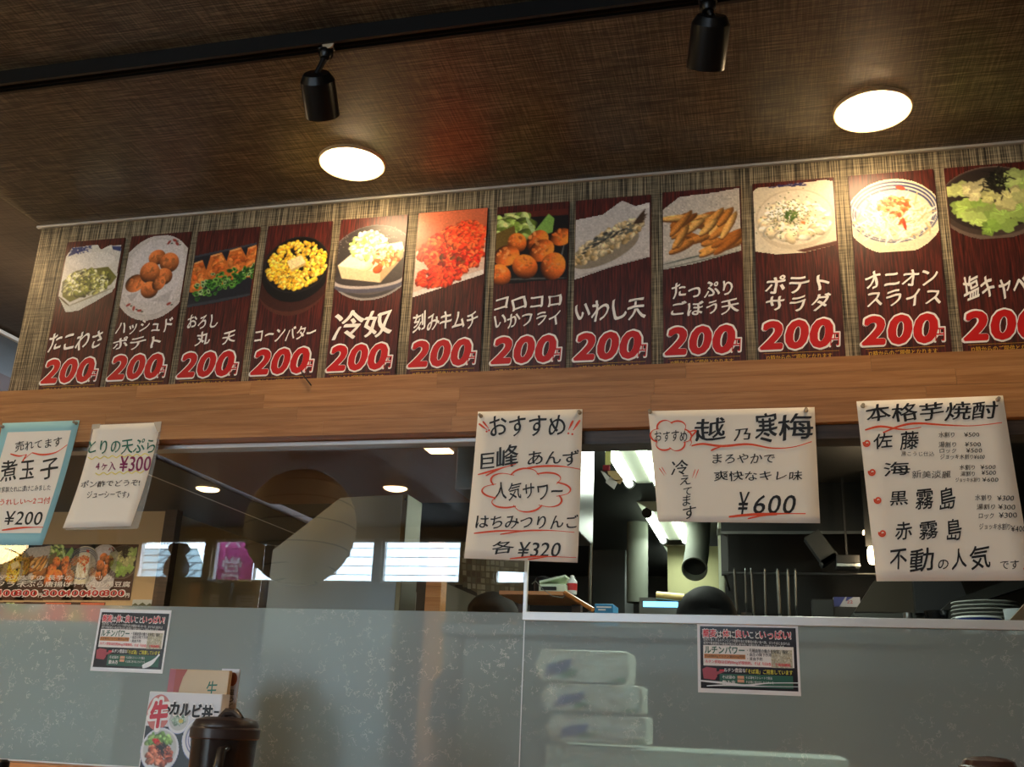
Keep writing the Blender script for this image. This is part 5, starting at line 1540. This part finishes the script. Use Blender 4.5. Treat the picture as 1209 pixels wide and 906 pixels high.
# ------------------------------------------------------------------ people (only the crowns of their heads rise above the sill)
def person(x, y, ztop, face, label, shirt):
    s = 1.0
    H = ztop
    k = H / 1.62
    e = empty('person', (x, y, 0), label, 'person')
    e.rotation_euler = (0, 0, face)
    bm = bmesh.new()
    J = {}
    def v(n, p, r): J[n] = (bm.verts.new(Vector(p) * k), r * k)
    v('pel', (0, 0, .88), .135); v('wai', (0, 0, 1.02), .125); v('che', (0, .01, 1.2), .145); v('neb', (0, .01, 1.34), .07); v('nek', (0, 0, 1.39), .052)
    v('jaw', (0, -.02, 1.45), .070); v('cra', (0, .005, 1.53), .088)
    E_ = [('pel', 'wai'), ('wai', 'che'), ('che', 'neb'), ('neb', 'nek'), ('nek', 'jaw'), ('jaw', 'cra')]
    for s_ in (-1, 1):
        t = str(s_)
        v('sh' + t, (s_ * .17, .01, 1.29), .06); v('el' + t, (s_ * .23, .02, 1.04), .042); v('wr' + t, (s_ * .235, -.02, .84), .028); v('pa' + t, (s_ * .235, -.04, .79), .03)
        v('hi' + t, (s_ * .09, 0, .82), .095); v('kn' + t, (s_ * .1, -.01, .46), .06); v('an' + t, (s_ * .1, .01, .08), .042); v('to' + t, (s_ * .11, -.13, .03), .035)
        E_ += [('che', 'sh' + t), ('sh' + t, 'el' + t), ('el' + t, 'wr' + t), ('wr' + t, 'pa' + t), ('pel', 'hi' + t), ('hi' + t, 'kn' + t), ('kn' + t, 'an' + t), ('an' + t, 'to' + t)]
        for q in range(5):
            a = (q - 2) * .018
            L_ = (.05, .07, .075, .068, .05)[q]
            v('f%d%s' % (q, t), (s_ * .235, -.04 + a, .79 - L_ * .6), .009); v('g%d%s' % (q, t), (s_ * .23, -.045 + a * 1.2, .79 - L_), .008)
            E_ += [('pa' + t, 'f%d%s' % (q, t)), ('f%d%s' % (q, t), 'g%d%s' % (q, t))]
    for a, b in E_: bm.edges.new((J[a][0], J[b][0]))
    bm.verts.index_update()
    me = bpy.data.meshes.new('body')
    rads = {J[n][0].index: J[n][1] for n in J}
    bm.to_mesh(me); bm.free()
    o = bpy.data.objects.new('body', me); COL.objects.link(o); o.parent = e
    md = o.modifiers.new('skin', 'SKIN')
    for i, r in rads.items(): me.skin_vertices[0].data[i].radius = (r, r)
    me.skin_vertices[0].data[0].use_root = True
    o.modifiers.new('sub', 'SUBSURF').levels = 1
    me.materials.append(M_SKIN)
    hz = Vector((0, 0, 1.53)) * k
    off = origin(e)
    def loc(m_): return m_
    b = MB()
    prof = [(max(.001, .104 * math.sin(t)) * k, .118 * math.cos(t) * k) for t in (math.radians(d) for d in range(0, 121, 8))]
    b.lathe(tuple(off + Vector((0, .008 * k, 1.50 * k))), prof, 40)
    for vv in b.bm.verts:
        q = vv.co - off
        n_ = 1 + .012 * math.sin(q.x * 190 + q.z * 60) + .01 * math.sin(q.y * 150 - q.x * 70)
        if q.y < 0:
            t_ = min(1, max(0, (1.585 * k - q.z) / (.05 * k)))
            q.y *= 1 - .30 * t_ * t_
        vv.co = Vector((off.x + q.x * n_, off.y + q.y * n_ * 1.1, off.z + q.z))
    b.build('hair', M_HAIR, e)
    b = MB().lathe(tuple(off + Vector((0, .005 * k, 0))), [(.13 * k, .90 * k), (.165 * k, .92 * k), (.16 * k, 1.05 * k), (.185 * k, 1.2 * k), (.17 * k, 1.31 * k), (.08 * k, 1.37 * k)], 28)
    for vv in b.bm.verts: vv.co.y = off.y + (vv.co.y - off.y) * .82
    for s_ in (-1, 1):
        b.tube([tuple(off + Vector(p) * k) for p in ((s_ * .13, .01, 1.3), (s_ * .18, .01, 1.27), (s_ * .215, .02, 1.12))], [.07 * k, .07 * k, .062 * k], 14)
    b.build('shirt', shirt, e)
    b = MB()
    for s_ in (-1, 1):
        b.tube([tuple(off + Vector(p) * k) for p in ((s_ * .07, 0, .95), (s_ * .09, 0, .8), (s_ * .1, -.01, .46), (s_ * .1, .01, .1))], [.12 * k, .105 * k, .075 * k, .06 * k], 16)
    b.build('trousers', M_SHIRT, e)
    b = MB()
    for s_ in (-1, 1):
        b.lathe(tuple(off + Vector((s_ * .034, -.092, 1.50)) * k), [(.001, 0), (.010 * k, .001), (.012 * k, .004), (.001, .006)], 12, (0, -1, 0))
    b.build('eyes', M_INK, e)
    MB().poly([tuple(off + Vector(p) * k) for p in ((0, -.088, 1.505), (-.014, -.088, 1.465), (.014, -.088, 1.465))], (0, -.018 * k, -.004 * k)).build('nose', M_SKIN, e, smooth=False)
    MB().box(tuple(off + Vector((-.022, -.094, 1.436)) * k), tuple(off + Vector((.022, -.084, 1.442)) * k)).build('mouth', mat('lips', (150, 84, 76), .5), e, smooth=False)
    b = MB()
    for s_ in (-1, 1): b.tube([tuple(off + Vector((s_ * .09, .01, 1.47)) * k), tuple(off + Vector((s_ * .1, .012, 1.51)) * k)], .014 * k, 8)
    b.build('ears', M_SKIN, e)
    return e
q = at(833, 688, 3.5)
person(q.x, 3.57, q.z, .3, 'cook with black hair, only the crown showing above the sill right of centre', M_SHIRT)
q = at(575, 695, 3.65)
person(q.x, 3.72, q.z, -.4, 'person with black hair behind the clear glass, only the crown showing left of the hatch', M_SHIRT)

# ------------------------------------------------------------------ far left room
def farpx(l, t, r, b): return rectpx(l, t, r, b, 5.994)
FAR = [(80, 106, 400, 0, '長芋の', '唐揚げ', 300), (0,) * 7]
fd = [(-22, 2, 7, 'いか', 'セット', 400), (4, 28, 3, 'アジの', 'フライ', 400), (29, 50, 8, 'なすの', '天ぷら', 300),
      (60, 84, 6, '長芋の', '唐揚げ', 300), (84.5, 108, 10, '', 'シーザーサラダ', 400), (108.5, 131, 1, 'ガーリック', 'シュリンプ', 400), (131.5, 153, 11, '', '湯豆腐', 300)]
far_lbl = ['squid set poster cut by the left edge', 'fried horse mackerel poster', 'aubergine tempura poster', 'fried yam poster', 'caesar salad poster', 'garlic shrimp poster', 'hot tofu poster']
M_PB = mat('far_poster_brown', (70, 40, 30), .5)
for i, (xa, xb, pi_, t1, t2, pr3) in enumerate(fd):
    x0, zt, x1, zb = farpx(xa, 643, xb, 709)
    wv = x1 - x0
    hv = zt - zb
    e = empty('wall_menu_poster', (x0, 5.994, zt), far_lbl[i] + ' on the far cream wall', 'poster', 'menu posters on the far cream wall')
    mp = lambda x, y, l, x0=x0, zt=zt, wv=wv, hv=hv: (x0 + x * wv, 5.994 - l, zt - y * hv)
    MB().box((x0, 5.994, zb), (x1, 5.9995, zt)).build('board', M_PB, e, smooth=False)
    o = bpy.data.objects.new('dish_picture', PICS[pi_]); COL.objects.link(o); o.parent = e
    sc = wv / PW; o.scale = (sc, 1, sc * (.47 * hv / .245) / (wv)); o.scale = (sc, 1, sc * 1.12); o.location = (0, -.001, 0)
    I = Ink(mp, .003)
    if t1: I.text(t1, (.12, .56, .9, .65), nib=FAT)
    I.text(t2, (.06, .67, .94, .77), nib=FAT)
    I.build('name_lettering', M_WHITEP, e)
    Ink(mp, .003).text(str(pr3), (.04, .82, .80, .94), nib=ring(.055, 8)).text('円', (.84, .88, .97, .95), nib=ring(.03, 6)).build('price_outline', M_WHITEP, e)
    Ink(mp, .005).text(str(pr3), (.06, .83, .78, .93), nib=ring(.02, 5)).build('price_lettering', M_PRICE, e)
# lower row, mostly hidden by the frosted screen
for i, (xa, xb, pi_, lb) in enumerate(((-20, 3, 2, 'first lower-row poster at the left edge'), (4, 27, 6, 'second lower-row poster with fritters'), (28, 48, 8, 'third lower-row poster with white paper'), (54, 76, 5, 'fourth lower-row poster, red dish'), (76.5, 95, 3, 'fifth lower-row poster'), (95.5, 116, 5, 'sixth lower-row poster, red and green dish'))):
    x0, zt, x1, zb = farpx(xa, 711, xb, 760)
    e = empty('wall_menu_poster', (x0, 5.994, zt), lb + ' on the far wall, cut by the frosted edge', 'poster', 'lower row of posters on the far wall')
    MB().box((x0, 5.994, zb), (x1, 5.9995, zt)).build('board', M_PB, e, smooth=False)
    o = bpy.data.objects.new('dish_picture', PICS[pi_]); COL.objects.link(o); o.parent = e; sc = (x1 - x0) / PW; o.scale = (sc, 1, sc); o.location = (0, -.001, -.003)
x0, zt, x1, zb = farpx(157, 708, 179, 722)
e = empty('landscape_picture', (x0, 5.994, zt), 'small landscape picture low on the cream wall', 'picture')
MB().box((x0, 5.994, zb), (x1, 5.9995, zt)).build('card', mat('pic_sky', (200, 206, 200), .5), e, smooth=False)
I = Ink(lambda x, y, l: (x0 + x * (x1 - x0), 5.994 - l, zt - y * (zt - zb))); I.add([(0, .5), (.15, .3), (.3, .5), (.5, .25), (.7, .5), (.85, .3), (1, .45), (1, 1), (0, 1)], [tuple(range(9))]); I.build('trees', mat('pic_trees', (86, 92, 60), .5), e)
xc = -3.93
struct('trim_7', MB().box((xc, 5.95, 0), (xc + .09, 6.02, CZ)), M_DARKWOOD, label='dark post at the end of the cream wall')
for (x, y, pw, lb) in ((-5.6, 4.7, 45, 'left one of two downlights before the far cream wall, above the beam line'), (-4.4, 4.7, 40, 'right one of two downlights before the far cream wall, above the beam line')):
    downlight(x, y, pw, lb, dl)

# ------------------------------------------------------------------ dining room behind the viewer, seen as reflections in the clear glass
YV = 2 * YG - YF            # virtual depth of the window wall
def vp(px, py, Y=None):
    """point of the window wall (or another depth) that the glass shows at a pixel"""
    Yv = Y or YV
    p = at(px, py, Yv)
    return Vector((p.x, 2 * YG - Yv, p.z))
zt, zb = vp(300, 636).z, vp(300, 687).z
openings = []
def xof(px, py=660): return vp(px, py).x
ops = [(160, 240), (249, 345), (352, 441), (449, 544), (583, 760), (770, 900)]
ops = [(xof(a), xof(b)) for a, b in ops]
ZTOP, ZBOT = zt, zb
LOW0, LOW1 = .45, EYE + .56  # unseen lower windows added to bring daylight onto the frosted screens
wallb = MB()
xs = XL
wallb.box((XL, YF - .1, ZTOP), (XR, YF, CZ)).box((XL, YF - .1, LOW1), (XR, YF, ZBOT)).box((XL, YF - .1, 0), (XR, YF, LOW0))
prev = XL
for i, (a, b) in enumerate(ops):
    wallb.box((prev, YF - .1, ZBOT), (a, YF, ZTOP)).box((prev, YF - .1, LOW0), (a, YF, LOW1))
    if i > 2: wallb.box((a, YF - .1, LOW0), (b, YF, LOW1))
    prev = b
wallb.box((prev, YF - .1, ZBOT), (XR, YF, ZTOP)).box((prev, YF - .1, LOW0), (XR, YF, LOW1))
struct('wall_front', wallb, mat('front_wall', (150, 128, 98), .7), label='window wall of the dining room behind the viewer')
wn = 2
for i, (a, b) in enumerate(ops):
    for (z0_, z1_) in ((ZBOT, ZTOP), (LOW0, LOW1))[:2 if i < 3 else 1]:
        g = empty('window_%d' % wn, ((a + b) / 2, YF - .05, z0_)); wn += 1
        tag(g, 'window of the dining room behind the viewer, lower ones added for daylight', kind='structure')
        fr_ = MB()
        t = .018
        fr_.box((a, YF - .07, z0_), (a + t, YF - .03, z1_)).box((b - t, YF - .07, z0_), (b, YF - .03, z1_)).box((a + t, YF - .07, z0_), (b - t, YF - .03, z0_ + t)).box((a + t, YF - .07, z1_ - t), (b - t, YF - .03, z1_))
        if z0_ == ZBOT and i in (2, 3):
            for q_ in range(1, 5):
                zq = z0_ + (z1_ - z0_) * q_ / 5
                fr_.box((a + t, YF - .052, zq - .002), (b - t, YF - .048, zq + .002))
        fr_.build('window_frame', M_ALU, g, smooth=False)
        l = bpy.data.lights.new('window_portal', 'AREA'); l.shape = 'RECTANGLE'; l.size = b - a; l.size_y = z1_ - z0_
        l.cycles.is_portal = True
        lo = bpy.data.objects.new('window_portal', l); COL.objects.link(lo); lo.parent = g
        lo.location = (0, -.06, (z1_ - z0_) / 2); lo.rotation_euler = (math.radians(90), 0, 0)
# roof of a neighbour and ground outside
e = empty('neighbour_house', (-8, -9, 0), 'tiled-roof house outside, reflected at the left of the clear glass', 'house')
M_TILE = mat('roof_tiles', (150, 170, 172), .6)
_b = M_TILE.node_tree.nodes['Principled BSDF']
_br = nd(M_TILE, 'ShaderNodeTexBrick', Scale=1.0)
_br.inputs['Color1'].default_value = rgba((120, 138, 142)); _br.inputs['Color2'].default_value = rgba((136, 156, 160)); _br.inputs['Mortar'].default_value = rgba((60, 72, 76))
_br.inputs['Brick Width'].default_value = .35; _br.inputs['Row Height'].default_value = .22; _br.inputs['Mortar Size'].default_value = .025
lk(M_TILE, coords(M_TILE, (1, 1, 1), kind='Object'), _br.inputs['Vector']); lk(M_TILE, _br.outputs[0], _b.inputs['Base Color'])
YH = 11.5
ra_, rb_ = vp(150, 652, YH), vp(233, 648, YH)
ez = vp(170, 690, YH).z
MB().poly([(ra_.x - 2, ra_.y + 1.2, ez - .2), (rb_.x + 1.0, ra_.y + 1.2, ez - .2), (rb_.x, ra_.y, rb_.z), (ra_.x - 2, ra_.y, rb_.z)], (0, -.02, -.06)).build('roof', M_TILE, e, smooth=False)
MB().box((ra_.x - 2, ra_.y - 2, 0), (rb_.x + .2, ra_.y + 1.0, ez - .25)).build('walls', mat('house_wall', (170, 164, 150), .8), e, smooth=False)
g_ = MB().box((-30, -30, -.12), (30, YF - .1, -.02)).build('pavement', mat('pavement', (120, 118, 114), .9), smooth=False)
tag(g_, 'pavement outside the windows', kind='structure')
# pink banner in the second window
a, b = vp(254, 636, YV + .3), vp(296, 690, YV + .3)
e = empty('pink_banner', ((a.x + b.x) / 2, a.y, a.z + .1), 'pink banner with white lettering hanging outside the window, seen mirrored in the glass', 'banner')
MB().box((a.x, a.y - .003, b.z - .3), (b.x, a.y, a.z + .15)).build('cloth', mat('pink_cloth', (206, 84, 150), .7, emit=None), e, smooth=False)
ct_ = b.x - a.x
f = lambda x, y, l: (b.x - x * ct_, a.y + l, a.z - y * ct_)
Ink(f, .002).text('大', (.35, -.28, .72, .20), nib=FAT).text('営', (.28, .40, .74, .98), nib=FAT).build('lettering', mat('banner_white', (240, 230, 236), .7), e)
MB().tube([(b.x + .02, a.y, a.z + .2), (b.x + .02, a.y, -.02)], .012, 8).build('pole', M_ALU, e)
# jar silhouette on the sill
pj = vp(208, 672, YV - .15)
e = empty('dark_vase', (pj.x, pj.y, ZBOT), 'dark gourd-shaped vase silhouetted against the reflected window', 'vase')
sc = (vp(222, 660).x - vp(196, 660).x) / 2
MB().lathe((pj.x, pj.y, ZBOT), [(sc * .6, 0), (sc * .95, .03), (sc, .09), (sc * .7, .15), (sc * .55, .165), (sc * .8, .19), (sc * .85, .22), (sc * .6, .245), (.001, .25)], 24, cap=False).build('vase', mat('vase_dark', (58, 50, 44), .5), e)
o = MB().box((pj.x - .3, YF + .0005, ZBOT - .02), (pj.x + .3, YF + .22, ZBOT)).build('window_shelf', M_DARKWOOD, smooth=False); tag(o, 'dark shelf under the vase at the window', 'shelf')
# posts and notices between / below the transoms
for i, (l_, r_2, c, lb) in enumerate(((188, 199, (70, 64, 58), 'dark frame post reflected left of the vase'), (226, 238, (206, 150, 92), 'wood post reflected right of the vase'), (262, 274, (70, 78, 92), 'dark blue-grey post reflected under the banner'), (304, 314, (226, 214, 196), 'pale post reflected beside the lantern'))):
    a, b = vp(l_, 715, YV - .06), vp(r_2, 715, YV - .06)
    o = MB().box((a.x, a.y, 0), (b.x, a.y + .05, ZBOT - .022), .002).build('frame_post', mat('post_%d' % i, c, .6), smooth=False); tag(o, lb, 'post')
for i, (l_, t, r_2, b_, lb) in enumerate(((247, 702, 261, 724, 'pale notice reflected between two posts'), (278, 703, 301, 724, 'white notice with a grey picture reflected near the lantern'), (276, 672 + 15, 302, 700, 'beige notice strip reflected above the white notice'))):
    a, b = vp(l_, t, YV - .02), vp(r_2, b_, YV - .02)
    e = empty('window_notice', (a.x, a.y, b.z), lb, 'notice')
    MB().box((a.x, YF + .0005, b.z), (b.x, YF + .004, a.z)).build('sheet', mat('notice_%d' % i, [(226, 216, 210), (244, 242, 240), (206, 176, 130)][i], .7), e, smooth=False)
    f = lambda x, y, l, a=a, b=b: (b.x - x * (b.x - a.x), YF + .004 + l, a.z - y * (a.z - b.z))
    Ink(f, .001).rect(.2, .15, .8, .22).rect(.2, .3, .8, .37).disc(.5, .75, .25, .15).build('print', mat('notice_grey', (110, 110, 116), .6), e)
# exit lamp
a = vp(317, 644, YV - .02)
e = empty('green_indicator', (a.x, YF, a.z), 'tiny green indicator lamp reflected in the glass', 'indicator lamp')
MB().box((a.x - .05, YF + .0005, a.z - .07), (a.x + .03, YF + .012, a.z + .06), .003).build('switch_plate', mat('plate_grey', (150, 140, 124), .5), e, smooth=False)
MB().lathe((a.x, YF + .012, a.z), [(.014, 0), (.012, .008), (.001, .01)], 14, (0, 1, 0)).build('lens', mat('green_lens', (40, 220, 110), emit=(.1, 1, .4), es=12), e)

# lanterns
def lantern(cx, cy, cz, rx, rz, m, label, lit):
    e = empty('paper_lantern', (cx, cy, cz), label, 'lantern', 'round paper lanterns')
    n = 44
    prof = [(rx * math.sin(max(.16, math.pi * k / n * .98 + .02)) * (1 + .006 * math.cos(k * math.pi)), rz * -math.cos(math.pi * k / n)) for k in range(3, n - 2)]
    MB().lathe((cx, cy, cz), prof, 48).build('shade', m, e)
    for k in range(1, 8):
        a = math.pi * k / 8
        rr_ = rx * math.sin(a) * 1.004
        MB().tube([(cx + rr_ * math.cos(t), cy + rr_ * math.sin(t), cz - rz * math.cos(a) + .01 * math.sin(t * 2)) for t in (2 * math.pi * q / 40 for q in range(41))], .0034, 5, cap=False).build('rib', mat('rib_dark', (60, 44, 30), .7), e)
    MB().tube([(cx, cy, cz + rz * .96), (cx, cy, CZ)], .004, 6).build('cord', M_TRACK, e)
    MB().lathe((cx, cy, cz + rz * .93), [(.03, 0), (.03, .012), (.001, .014)], 16, cap=True).build('cap', M_DARKWOOD, e)
    return e
YLv = 4.75
c0 = at(355, 623, YLv)
rx = (at(415, 623, YLv).x - at(295, 623, YLv).x) / 2
rz = (at(355, 556, YLv).z - at(355, 691, YLv).z) / 2
lantern(c0.x, 2 * YG - YLv, c0.z, rx, rz, M_LANTERN, 'large unlit round paper lantern reflected in the clear glass', False)
c1_ = at(-14, 606, YLv)
lantern(c1_.x, 2 * YG - YLv, c1_.z, rx, rz, M_LANTERN_LIT, 'glowing yellow paper lantern reflected at the lower left under the blue note', True)
